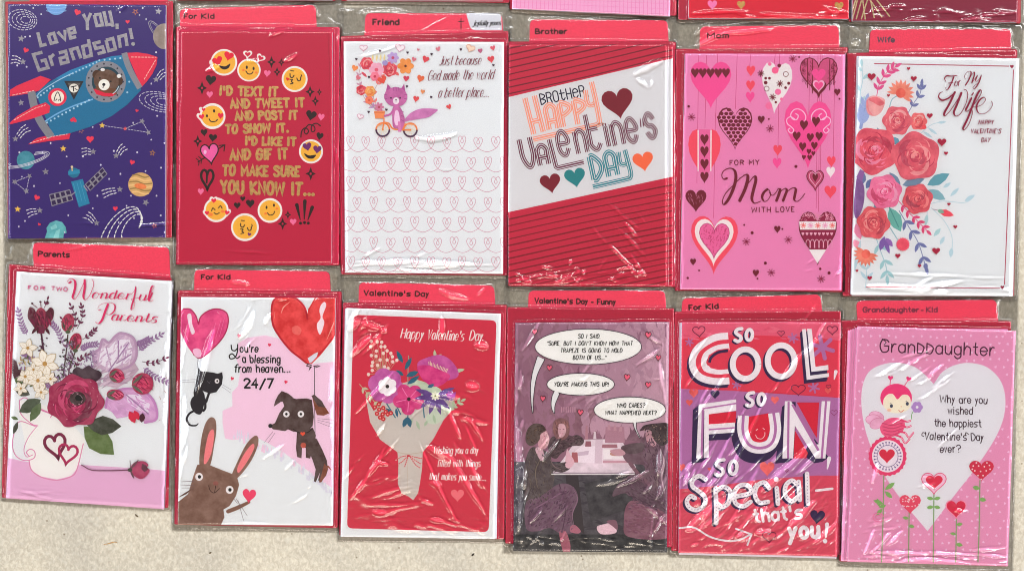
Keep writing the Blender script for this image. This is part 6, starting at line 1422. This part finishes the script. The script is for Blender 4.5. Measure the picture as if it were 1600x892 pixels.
def art_grand(P):
    P.view(1315, 450, 2.0175); rd = random.Random(15)
    P.m('dots', stuff=True); P.lock = True; P.z += P.DZ
    for i in range(22):
        for j in range(32):
            x = 30+i*26+(13 if j % 2 else 0); y = 130+j*24
            if rd.random() < .8: P.heart(x+rd.uniform(-4, 4), y+rd.uniform(-4, 4), 9, 9, '#e8b2cf', rd.uniform(-1, 1), n=8)
    P.lock = False; P.z += P.DZ
    P.m('heart', 'big white heart in the middle of the card'); Wt = '#cfced6'
    hp = [(290, 302), (320, 262), (365, 240), (410, 236), (460, 250), (500, 290), (516, 345), (510, 410), (480, 480), (420, 570), (350, 660), (271, 765), (190, 668), (130, 580), (85, 480), (65, 395), (64, 320), (85, 265), (130, 240), (180, 235), (230, 248), (268, 278)]
    P.poly(catmull([hp[0]]+hp[1:12], False)+catmull(hp[11:]+[hp[0]], False)[1:-1], Wt)
    K = '#3b2434'
    P.m('lettering', 'dark thin lettering reading Granddaughter')
    P.text('GranDDaughter', 120, 202, 41, 362, -2.0, ((4.2, '#4a2238'),), gap=1.5, font={'D': (3, '08 02', '~08 28 36 34 22 02')} | {'D': (3, '07 02', '~07 26 35 34 22 02')})
    P.line([(128, 160), (140, 170), (134, 178)], 3, '#4a2238', smooth=True)
    P.m('lettering', "dark hand lettering reading Why are you wished the happiest Valentine's Day ever?")
    for t, x, y, w in (('Why are you', 308, 362, 152), ('wished', 334, 398, 80), ('the happiest', 292, 436, 148), ("Valentine's Day", 262, 478, 184), ('ever?', 310, 518, 66)): P.text(t, x, y, 25, w, -1.2 if w > 100 else 0, ((3.1, K),), gap=1.6, jit=.8)
    P.line([(266, 458), (256, 455), (253, 463), (259, 467)], 2.6, K, smooth=True); P.line([(400, 460), (392, 455), (390, 463)], 2.6, K, smooth=True)
    P.m('ladybird_child', 'smiling ladybird child in a pink hood holding a purple flower'); PK = '#d43c78'
    for sx, r in ((110, .3), (100, 0), (112, -.4)): P.ell(sx, 405+(.3-r)*30, 24, 16, '#e0a6c4:water', r); P.line(ell_pts(sx, 405+(.3-r)*30, 24, 16, r, 20), 1.6, '#c07098', closed=True)
    P.line([(152, 310), (154, 290)], 2.4, PK); P.heart(154, 284, 17, 16, PK, .1); P.line([(196, 312), (208, 292)], 2.4, PK); P.heart(211, 287, 17, 16, PK, .3)
    P.poly([(150, 410), (190, 412), (200, 432), (190, 452), (160, 468), (130, 462), (122, 435)], '#d55a84', smooth=True)
    for k in range(4): P.line([(128+k*2, 425+k*11), (160, 432+k*10), (192, 424+k*9)], 3.0, '#b8446c', smooth=True)
    for p in ([(185, 415), (205, 420), (216, 418)], [(188, 430), (205, 438), (218, 434)], [(180, 452), (200, 456), (212, 470), (226, 456)], [(168, 462), (188, 470), (200, 488), (214, 476)]): P.line(p, 6, '#cf4070', smooth=True); P.line(p[1:], 2, '#e8b0c4')
    P.ell(172, 345, 50, 44, PK)
    P.poly([(134, 375), (132, 352), (145, 335), (162, 334), (176, 350), (192, 336), (210, 338), (218, 355), (214, 378), (190, 392), (158, 392)], '#e3d4c4', smooth=True)
    for x in (157, 207): P.ell(x, 371 if x < 200 else 364, 5, 6, '#40455a', n=12); P.line([(x-5, 364 if x < 200 else 357), (x-1, 362 if x < 200 else 355)], 1.4, '#40455a')
    P.line([(180, 384), (187, 390), (196, 384)], 2, '#b8403c', smooth=True); P.ell(150, 384, 7, 5, '#e6b49e', n=10); P.ell(188, 373, 2, 1.6, '#c9906e', n=8)
    P.line([(220, 412), (222, 395), (232, 382)], 2, '#5a9a50', smooth=True); P.flower(238, 375, 18, 6, '#a583bb', '#e5dcea', .25, .8)
    P.m('medallion', 'round scalloped flower with a heart inside')
    P.poly([(145+(58+2.5*math.sin(i*math.pi))*math.cos(i*math.pi/24)+ (3*math.cos(i*math.pi/24) if i % 2 else 0), 529+(60+(4 if i % 2 else 0))*math.sin(i*math.pi/24)) for i in range(48)], '#cf3c6c')
    P.ell(145, 529, 49, 51, '#d9cfdc', n=36)
    for i in range(26): a = i*2*math.pi/26; P.line([(145+34*math.cos(a), 529+35*math.sin(a)), (145+40*math.cos(a), 529+41*math.sin(a))], 1.6, '#7a6a90'); P.ell(145+42*math.cos(a), 529+43*math.sin(a), 2.6, 2.6, '#6a5a88', n=8)
    P.line(ell_pts(145, 529, 33, 34, 0, 36), 2, '#7a6a90', closed=True); P.heart(143, 530, 50, 46, '#c42c48')
    GR = '#7da662'; ST = '#7a9c68'
    P.m('flower_stems')
    for p in ([(133, 590), (131, 720), (126, 862)], [(213, 705), (211, 862)], [(291, 650), (289, 862)], [(362, 724), (360, 862)], [(436, 605), (434, 740), (430, 862)]): P.line(p, 3.2, ST, smooth=True)
    for a in ((137, 635, 168, 612, 15), (137, 640, 160, 662, 14), (132, 680, 100, 668, 13), (128, 695, 110, 715, 13), (290, 664, 268, 660, 12), (291, 664, 312, 660, 12), (290, 688, 268, 692, 12), (291, 688, 312, 692, 12), (211, 725, 192, 722, 11), (212, 748, 230, 752, 12), (362, 745, 382, 742, 12), (361, 775, 342, 772, 10), (361, 806, 382, 810, 13), (435, 632, 413, 626, 15), (434, 664, 456, 668, 14), (118, 690, 140, 684, 12), (120, 688, 112, 662, 12)): P.leaf(*a, GR)
    P.m('swirls'); 
    for r in (9, 17): P.line(ell_pts(116, 722, r, r*.8, .2, 20, 30, 330), 2, '#d9709c')
    P.m('heart_flower', 'red heart flower with white dots on the tallest stem'); P.heart(441, 576, 78, 66, '#c0304c'); 
    for x, y in ((415, 560), (432, 560), (450, 562), (466, 558), (420, 575), (438, 577), (456, 575), (468, 570), (430, 590), (446, 590), (440, 602), (412, 570), (425, 550), (458, 550)): P.ell(x, y, 2.6, 2.6, '#e7c5cf', n=8)
    P.m('heart_flower', 'pink heart flower with a red centre'); P.heart(291, 616, 78, 68, '#e2b4cb', 0, '#cf5a80', 2.6); P.heart(292, 612, 54, 44, '#c9304e')
    P.m('heart_flower', 'red heart flower covered in white dots'); P.heart(216, 682, 68, 62, '#cf4a66')
    for k in range(26): x, y = 216+rd.uniform(-28, 28), 676+rd.uniform(-18, 20); P.ell(x, y, 2.2, 2.2, '#eac8d2', n=7)
    P.m('heart_flower', 'plain red heart flower edged in pink'); P.heart(361, 698, 68, 62, '#e08aa8'); P.heart(361, 697, 60, 54, '#c4264a')
def under_grand(P): P.view(0, 0, 1)

# ---------------------------------------------------------------- artwork, cut-off row at the top
def art_lines(P):
    P.m('grid_lines'); P.lock = True; P.z += P.DZ
    for k in range(40): x = 808+k*6.2; P.line([(x, -90), (x-1, 30)], .9, '#d583b4', caps=False)
    for k in range(12): y = -76+k*8; P.z += 1e-7; P.line([(800, y), (1050, y+11)], .5, '#d583b4', caps=False)
    P.lock = False
def art_redhearts(P):
    for x, y, w, c in ((1113, 9, 15, '#e07bb0'), (1158, 9, 13, '#b08a50:foil'), (1311, 11, 14, '#b08a50:foil'), (1210, -30, 16, '#e07bb0'), (1250, -60, 14, '#b08a50:foil'), (1140, -50, 13, '#b08a50:foil')):
        P.m('heart'); P.heart(x, y, w, w*1.05, c)
def art_rays(P):
    P.m('gold_rays')
    P.line([(1300, 33), (1600, 34)], .01, '#7c2440', caps=False)
    for x0, y0, x1, y1 in ((1345, -20, 1332, 30), (1352, -20, 1338, 30), (1362, -20, 1346, 30), (1345, -20, 1352, 30), (1356, -20, 1366, 28), (1352, -10, 1378, 27), (1360, -12, 1390, 26), (1340, -10, 1330, 24)):
        P.line([(x0, y0), (x1, y1)], 2.1, '#b39f7c:foil')
def art_plain(P): pass
# ================================================================ the packs
def sq(c, env, l=6, r=6, t=30, b=8):
    (ax, ay), (bx, by), (cx, cy), (dx, dy) = env
    return [(ax-l, ay-t), (bx+r, by-t), (cx+r, max(cy, card_b(c))+b), (dx-l, max(dy, card_b(c, 3))+b)]
def card_b(c, i=2): return c[i][1]
TXT = '#3d1522'
# ---- cut-off row
pack('bright crimson sliver of a pack above the smiling faces pack', [(284, -110), (518, -110), (519, 0.5), (283, -1)], [(278, -118), (524, -118), (524, 2), (278, 1)], None, [(274, -125), (530, -125), (532, 8), (272, 7)], '#c62c4c', art_plain, seed=31)
pack('dark crimson sliver of a pack above the bicycle cat pack', [(540, -110), (786, -110), (786, 1.5), (541, 1)], [(534, -118), (796, -118), (796, 5), (534, 2)], None, [(532, -125), (800, -125), (800, 12), (528, 9)], '#9c2040', art_plain, seed=32)
pack('lower edge of a pale pink lined card pack, above the striped red pack', [(803, -110), (1048, -105), (1047, 26), (800, 14)], [(797, -115), (1056, -110), (1056, 25), (797, 15)], None, [(792, -120), (1060, -116), (1060, 36), (790, 23)], '#dba3c6', art_lines, seed=33)
pack('lower edge of a red card pack with small pink and gold hearts', [(1077, -110), (1328, -110), (1326, 30), (1076, 29)], [(1062, -115), (1330, -115), (1330, 29), (1060, 31)], None, [(1055, -120), (1334, -118), (1334, 40), (1054, 40)], '#c8203a', art_redhearts, seed=34, sleeve_args=dict(amp=.10, streaks=[(5, -8, 10, 1080, 8, 1320, 28, 20, 70, 3)], creases=[(1075, 22, 1180, 20, 4, .5, 2), (1180, 20, 1320, 24, 5, .6, -5)]))
pack('lower edge of a dark crimson card pack with thin gold rays', [(1332, -110), (1592, -110), (1590, 35), (1332, 33)], [(1328, -115), (1596, -115), (1594, 37), (1326, 34)], None, [(1322, -120), (1606, -118), (1604, 47), (1318, 44)], '#862640', art_rays, seed=35, sleeve_args=dict(amp=.13, streaks=[(8, 3, 12, 1340, 8, 1585, 32, 15, 60, 3)], zones=[(1440, 22, 130, 14, .5, 0, 7)]))

# ---- upper row
pack('purple space card pack with a bear in a blue and red rocket', [(12.5, 7), (259, 8), (258, 371), (13, 373)], [(9, 3), (270, 2), (268, 371), (13, 370)], [(46, -26), (262, -26), (262, 10), (46, 10)],
     [(2, -36), (276, -36), (277, 379), (5, 380)], '#3b2870', art_rocket, tab_text=None, seed=1,
     sleeve_args=dict(amp=.035, streaks=[(3, 86, 4, 262, 20, 270, 360, 30, 90, 3), (2, 1, 3, 30, 340, 250, 368, 40, 140, 3)], loose=.6, creases=[(180, 22, 205, 0, 4, .2), (20, 345, 250, 352, 3, .25), (266, 8, 268, 365, 3, .5)]))
pack('crimson card pack with gold capitals ringed by round yellow smiling faces', [(283, 49), (519, 50), (518, 411), (277, 411)], [(276, 42), (530, 43), (529, 414), (276, 413)], [(281, 14), (279+214, 8), (495, 50), (281, 50)],
     [(271, 2), (538, 0), (537, 421), (268, 422)], '#b31d43', art_emoji, tab_text=[[('For Kid', 287, 30, 8.3, 48, 0)], TXT], seed=2, env_col=M('#b9264a', 'red'),
     sleeve_args=dict(amp=.05, streaks=[(4, 15, 20, 330, 45, 520, 110, 20, 60, 5), (3, 86, 4, 514, 60, 528, 400, 30, 90, 3)], loose=.5, creases=[(281, 2, 279, 34, 2.5, .9), (306, 2, 280, 46, 3, .9, -3), (300, 388, 500, 400, 3, .3), (486, 4, 500, 30, 3, .9), (512, 28, 530, 46, 3, .7)], zones=[(455, 88, 28, 14, .45, 20, 8), (360, 40, 80, 16, .3, 5, 9)]))
def friend_tab(t, base):
    P = Print(t, base, Z_TAB, None); P.m('brand_patch')
    P.poly(round_quad([(728, 21), (783, 22), (784, 48), (736, 48)], [3, 6, 0, 8]), '#c9cbd4', raw=True)
    P.m('lettering', 'small black script on the white patch'); P.view(260, 0, 2.963)
    P.text('joyfully yours', 1418, 122, 26, 130, 1, ((4.5, '#25222a'),), slant=.3, pen=.5, join=.4, gap=1.5, caps=False)
    P.m('cross'); P.line([(1364, 88), (1364, 136)], 4, TXT); P.line([(1352, 101), (1377, 100)], 4, TXT); P.end()
pack('white card pack with looping line hearts and a pink cat on a bicycle', [(537, 65), (787.5, 66), (786, 428), (539, 426)], [(533, 57), (794, 49), (796, 430), (534, 428)], [(571, 21), (784, 22), (787, 60), (569, 62)],
     [(527, 12), (800, 6), (800, 440), (531, 439)], '#d2d6e4', art_friend, tab_text=[[('Friend', 582, 40, 10, 42, 0)], TXT, friend_tab], seed=3,
     sleeve_args=dict(amp=.055, streaks=[(4, 2, 4, 545, 404, 780, 424, 30, 120, 3), (4, 10, 20, 560, 70, 780, 400, 20, 60, 3), (4, 60, 20, 760, 360, 792, 425, 15, 45, 3)], loose=.6, creases=[(540, 92, 640, 62, 3, .7, -4), (640, 62, 720, 20, 2.5, .8, 3), (535, 408, 790, 414, 5, .45), (560, 415, 770, 419, 3, .4), (775, 370, 800, 420, 3, .8), (640, 214, 720, 206, 7, .45, -6), (726, 60, 757, 61, 3, .8)], zones=[(700, 220, 60, 16, .35, 0, 9), (640, 408, 90, 12, .4, 0, 8), (640, 360, 90, 16, .25, 5, 12)]))
pack('striped red card pack with a slanted white band for a brother', [(795, 70), (1041, 70), (1042, 447), (794, 446)], [(794, 66), (1055, 66), (1056, 448), (795, 447)], [(828, 31), (1043, 32), (1045, 72), (827, 74)],
     [(788, 24), (1060, 22), (1060, 455), (790, 455)], '#b92a45', art_brother, tab_text=[[('Brother', 836, 54, 9, 50, 0)], TXT], seed=4, under=[([(800, 71), (1051, 73), (1051, 447), (800, 446)], '#b92a45', brother_under)],
     sleeve_args=dict(amp=.05, streaks=[(6, -48, 8, 900, 320, 1035, 430, 40, 110, 2.5), (10, 20, 50, 800, 405, 1040, 444, 8, 30, 3.5), (4, 15, 10, 880, 400, 1030, 440, 30, 70, 4)], loose=.6, creases=[(993, 122, 1016, 140, 5, .9), (1016, 140, 1022, 118, 4, .8), (985, 120, 1040, 92, 7, .5), (800, 440, 860, 430, 5, .6), (800, 425, 830, 440, 4, .7), (960, 350, 1030, 420, 4, .45), (900, 330, 1000, 430, 3, .4), (930, 300, 1020, 375, 3, .4)], zones=[(925, 435, 130, 14, .55, 4, 8), (960, 370, 60, 50, .25, -50, 11)]))
pack('pink card pack with hanging patterned hearts and maroon script for a mom', [(1070.5, 84), (1321, 85), (1315, 454), (1063, 452)], [(1056, 77), (1324, 74), (1320, 456), (1056, 454)], [(1094, 42), (1310, 40), (1312, 80), (1093, 82)],
     [(1050, 32), (1328, 30), (1327, 464), (1052, 463)], '#d481af', art_mom, tab_text=[[('Mom', 1105, 61, 9, 34, 2)], TXT], seed=5,
     sleeve_args=dict(amp=.03, streaks=[(2, 86, 6, 1060, 100, 1068, 440, 30, 80, 3), (3, 20, 20, 1240, 400, 1320, 450, 15, 40, 3)], loose=.6, creases=[(1086, 74, 1140, 48, 7, 1.6, 3), (1120, 54, 1215, 46, 7, 1.5, 3), (1062, 140, 1070, 300, 3, .3), (1080, 60, 1110, 36, 3, .8), (1300, 438, 1322, 400, 3, .6)]))
pack('white card pack with red roses and blue leaves for a wife', [(1341.5, 88), (1593, 91.5), (1582, 463), (1329, 460)], [(1319, 84), (1589, 78), (1584, 462), (1317, 462)], [(1360, 46), (1580, 46), (1580, 84), (1358, 86)],
     [(1313, 38), (1600, 36), (1592, 471), (1314, 471)], '#d2d6e4', art_wife, tab_text=[[('Wife', 1371, 67, 9, 27, 0)], '#5f4856'], seed=6, under=[([(1339, 88), (1592, 92), (1583, 463), (1331, 462)], '#d2d6e4', None)],
     sleeve_args=dict(amp=.035, streaks=[(7, 4, 8, 1335, 438, 1580, 462, 20, 90, 3), (2, 30, 10, 1440, 430, 1540, 450, 30, 70, 3)], loose=.6, creases=[(1340, 425, 1590, 434, 4, .35), (1430, 450, 1520, 436, 5, .7), (1340, 445, 1500, 456, 5, .6), (1350, 450, 1430, 447, 4, .6), (1357, 52, 1353, 80, 3, .9), (1330, 72, 1345, 62, 5, .8)], zones=[(1400, 450, 80, 10, .45, 2, 7)]))

# ---- lower row
pack('white card pack with crimson flowers in a heart jug, for two parents', [(26, 424), (269.5, 439), (256, 795), (9, 778)], [(15, 413), (268, 434), (263, 793), (4, 777)], [(51, 379), (264, 386), (266, 434), (53, 428)],
     [(6, 370), (273, 384), (270, 799), (1, 783)], '#d2d6e4', art_parents, tab_text=[[('Parents', 59, 401, 9, 50, -2)], '#3c0f1c'], seed=7,
     sleeve_args=dict(amp=.03, streaks=[(5, 84, 5, 252, 450, 268, 780, 30, 90, 3), (2, 0, 6, 20, 760, 250, 790, 30, 80, 3)], loose=.7, creases=[(262, 460, 254, 640, 4, .7, 2), (258, 640, 262, 780, 3, .7), (10, 760, 100, 785, 3, .3), (98, 392, 145, 382, 3, .5)]))
pack('white card pack with a rabbit, a dog and a cat with heart balloons', [(283, 464), (524, 465.5), (520, 820.5), (278, 819)], [(278, 454), (532, 456), (527, 824), (273, 818)], [(304, 421), (515, 424), (517, 458), (303, 458)],
     [(268, 412), (538, 414), (533, 832), (268, 829)], '#d2d6e4', art_blessing, tab_text=[[('For Kid', 314, 437, 8.5, 46, 0)], TXT], seed=8,
     sleeve_args=dict(amp=.06, streaks=[(6, 82, 6, 514, 480, 528, 815, 20, 60, 3), (5, 70, 15, 276, 470, 300, 810, 25, 70, 3.5), (3, 50, 12, 380, 480, 420, 560, 20, 50, 4), (3, 25, 20, 300, 700, 520, 815, 20, 60, 3)], loose=.7, creases=[(337, 505, 305, 625, 8, 1.5, -2), (398, 480, 372, 530, 6, 1.3, 3), (386, 470, 415, 464, 4, .6), (418, 478, 470, 464, 4, .8, 5), (460, 464, 492, 500, 4, .7), (300, 480, 276, 600, 5, .7), (290, 600, 276, 800, 5, .7), (515, 520, 524, 810, 4, .7), (360, 440, 395, 444, 4, .9), (350, 815, 430, 818, 4, .6), (450, 790, 485, 768, 4, .5), (440, 738, 462, 715, 5, .4)], zones=[(385, 515, 25, 25, .5, 50, 8), (520, 700, 12, 130, .5, 80, 7), (285, 620, 10, 110, .6, 85, 8)]))
pack('red card pack edged in white showing a paper wrapped bouquet', [(541, 481), (783, 490), (773, 841.5), (532, 838)], [(536, 473), (791, 477), (787, 842), (530, 836)], [(561, 441), (772, 446), (774, 478), (560, 476)],
     [(527, 432), (797, 436), (793, 848), (526, 846)], '#d2d6e4', art_valentine, tab_text=[[("Valentine's Day", 568, 462, 9, 102, -1)], '#4a1622'], seed=9, under=[([(539, 482), (782, 492), (776, 841), (533, 838)], '#d2d6e4', None)],
     sleeve_args=dict(amp=.08, streaks=[(5, -62, 8, 640, 660, 775, 830, 50, 130, 3.5), (7, -20, 15, 560, 700, 720, 830, 20, 60, 5), (5, 48, 10, 545, 600, 640, 780, 30, 110, 4), (5, -15, 12, 700, 520, 770, 680, 20, 60, 6), (5, 45, 30, 545, 490, 640, 560, 20, 60, 6)], loose=.5, creases=[(652, 682, 718, 822, 4.5, 1.1, -3), (686, 690, 765, 815, 4.5, 1.2, 3), (700, 680, 770, 780, 4, 1.0, 2), (605, 690, 545, 782, 5, 1.0, 3), (640, 620, 700, 640, 4, .6), (555, 500, 610, 520, 6, .9), (612, 500, 560, 560, 5, .6), (680, 450, 740, 468, 6, 1.0, -3), (760, 448, 740, 465, 4, .9), (690, 490, 690, 530, 7, .8)],
                      zones=[(735, 610, 35, 70, .5, -22, 14), (615, 790, 90, 45, .5, 8, 13), (600, 730, 60, 50, .42, 30, 14), (700, 822, 80, 16, .6, -20, 8), (640, 640, 50, 40, .4, 45, 10), (585, 510, 40, 25, .45, 20, 13)]))
pack('mauve photograph card pack of three people in a diner with speech bubbles', [(805, 504), (1046, 503), (1042, 862.5), (802, 860.5)], [(793, 480), (1053, 482), (1050, 854), (790, 848)], [(826, 454), (1039, 454), (1041, 484), (825, 484)],
     [(787, 444), (1058, 446), (1054, 866), (786, 864)], '#8c6478', art_diner, tab_text=[[("Valentine's Day - Funny", 835, 474, 9, 127, -1)], TXT], seed=10,
     sleeve_args=dict(amp=.07, streaks=[(7, 62, 12, 810, 680, 900, 840, 20, 80, 3.5), (8, 75, 20, 1010, 600, 1042, 840, 20, 70, 4), (8, 80, 15, 804, 540, 826, 840, 20, 70, 4), (6, 5, 40, 810, 835, 1040, 860, 8, 30, 3), (6, 35, 30, 860, 500, 1030, 700, 20, 60, 3), (5, 30, 10, 920, 730, 1030, 800, 30, 80, 3)], loose=.5, creases=[(845, 496, 812, 552, 5, 1.2, 2), (808, 560, 806, 640, 6, 1.0), (806, 640, 812, 830, 7, 1.2, 2), (990, 510, 1040, 540, 4, .6), (1030, 560, 1042, 640, 5, .7), (1025, 690, 1030, 780, 6, 1.0, 4), (1010, 790, 1045, 820, 4, .9), (920, 760, 990, 745, 4, .7), (860, 820, 900, 775, 3.5, .8), (870, 830, 905, 790, 3, .7)],
                      zones=[(925, 845, 130, 14, .45, 0, 9), (850, 700, 40, 90, .35, 60, 8), (1020, 740, 25, 90, .45, 70, 12), (920, 640, 60, 40, .4, 40, 10), (812, 760, 14, 90, .8, 80, 9), (1030, 560, 14, 60, .5, 80, 8)]))
pack('red and purple card pack with huge white outlined words cool and fun', [(1065.5, 503), (1314, 503), (1308, 869), (1060, 863)], [(1054, 487), (1314, 486), (1317, 866), (1050, 860)], [(1066, 466), (1282, 460), (1285, 490), (1065, 490)],
     [(1047, 455), (1322, 452), (1320, 876), (1045, 870)], '#c42f46', art_cool, tab_text=[[('For Kid', 1076, 485, 9, 47, 3)], TXT], seed=11, card_r=[1, 1, 8, 1], under=[([(1062, 504), (1312, 504), (1307, 872), (1061, 866)], '#c9c0cc', None)],
     sleeve_args=dict(amp=.12, streaks=[(20, 52, 9, 1070, 660, 1305, 850, 30, 110, 4), (9, 58, 8, 1075, 520, 1300, 680, 40, 120, 3), (8, 25, 25, 1070, 800, 1305, 860, 10, 30, 3)], loose=.5, creases=[(1302, 510, 1218, 592, 4.5, 1.5, -2), (1180, 610, 1085, 785, 3.5, 1.5), (1205, 600, 1120, 770, 4.5, 1.6, 3), (1270, 690, 1190, 770, 7, 1.7), (1150, 770, 1068, 832, 8, 1.6, -4), (1275, 780, 1225, 832, 6, 1.6), (1245, 560, 1200, 620, 3, .8), (1080, 720, 1068, 760, 5, 1.2), (1200, 790, 1180, 815, 6, 1.4), (1178, 832, 1205, 828, 6, 1.1), (1280, 470, 1240, 520, 3.5, .8), (1285, 700, 1240, 745, 4, 1.0), (1140, 690, 1100, 760, 3, .8)],
                      zones=[(1130, 780, 75, 55, .6, 38, 8), (1240, 780, 70, 60, .45, 45, 9), (1180, 845, 120, 20, .4, 30, 9), (1100, 600, 40, 80, .3, 60, 9), (1260, 560, 50, 50, .3, 50, 9)]))
pack('pink spotted card pack with a ladybird child and white heart, for a granddaughter', [(1340, 509.5), (1587.5, 517), (1575, 884), (1324, 877)], [(1313, 501), (1580, 502), (1574, 884), (1312, 876)], [(1338, 470), (1557, 468), (1560, 505), (1340, 505)],
     [(1309, 460), (1592, 462), (1584, 893), (1308, 885)], '#d08db1', art_grand, tab_text=[[('Granddaughter', 1348, 488, 8.5, 88, 0), ('-', 1439, 488, 8.5, 4, 0), ('Kid', 1447, 488, 8.5, 18, 0)], '#7a3348'], seed=12,
     under=[([(1325+i*3.6, 516-i*1.4), (1560+i*5, 517-i), (1570, 882), (1314+i*2.6, 876)], '#d086ae', None) for i in range(4)],
     sleeve_args=dict(amp=.07, streaks=[(8, 35, 10, 1360, 560, 1500, 700, 25, 80, 3), (6, 2, 6, 1340, 855, 1570, 882, 20, 80, 3), (5, 60, 30, 1330, 700, 1420, 860, 20, 60, 4), (5, 15, 30, 1400, 740, 1520, 800, 20, 50, 3)], loose=.6, creases=[(1350, 862, 1520, 866, 4, 1.0), (1400, 874, 1520, 880, 4, 1.0, 2), (1420, 762, 1480, 750, 4, .6), (1475, 770, 1510, 812, 4, .6), (1567, 500, 1572, 530, 3, .8), (1325, 700, 1318, 860, 4, .7), (1450, 610, 1500, 575, 4, .5), (1400, 560, 1470, 540, 4, .5)], zones=[(1450, 868, 110, 14, .6, 0, 7), (1430, 600, 60, 70, .35, 35, 9), (1380, 830, 50, 40, .4, 10, 9)]))

# ---------------------------------------------------------------- bits lying on the floor
def crumb(name, label, pts, r, col, cat):
    V = []; F = []; n = 6
    for i, (x, y) in enumerate(pts):
        rr = r*(1-.6*abs(2*i/(len(pts)-1)-1))
        X, Y, _ = WP(x, y, 0.0004)
        j = min(i, len(pts)-2); dx, dy = pts[j+1][0]-pts[j][0], -(pts[j+1][1]-pts[j][1]); l = math.hypot(dx, dy)
        for k in range(n):
            a = 2*math.pi*k/n; V.append((X-dy/l*rr*math.cos(a), Y+dx/l*rr*math.cos(a), 0.0004+rr*math.sin(a)))
    for i in range(len(pts)-1):
        for k in range(n): F.append((i*n+k, i*n+(k+1) % n, (i+1)*n+(k+1) % n, (i+1)*n+k))
    F.append(tuple(range(n))); F.append(tuple(range((len(pts)-1)*n, len(pts)*n)))
    o = new_obj(name, V, F, [M(col, 'card')], smooth=True); o['label'] = label; o['category'] = cat
crumb('wood_splinter', 'thin tan splinter lying on the bare floor at the lower left', [(162, 850), (168, 849), (175, 847), (179, 846), (183, 847)], .0004, '#8f6f48', 'splinter')
crumb('dirt_crumb', 'small dark crumb on the floor below the parents pack', [(211, 803), (213, 805), (216, 807)], .0006, '#4f4436', 'crumb')
crumb('dirt_crumb', 'black crumb on the floor just below the red bouquet pack', [(737, 868), (739, 866), (741, 864)], .0007, '#2c2824', 'crumb')
crumb('dirt_crumb', 'dark brown crumb on the floor below the rabbit pack', [(327, 864), (328.5, 863), (330, 862)], .0007, '#4a4030', 'crumb')
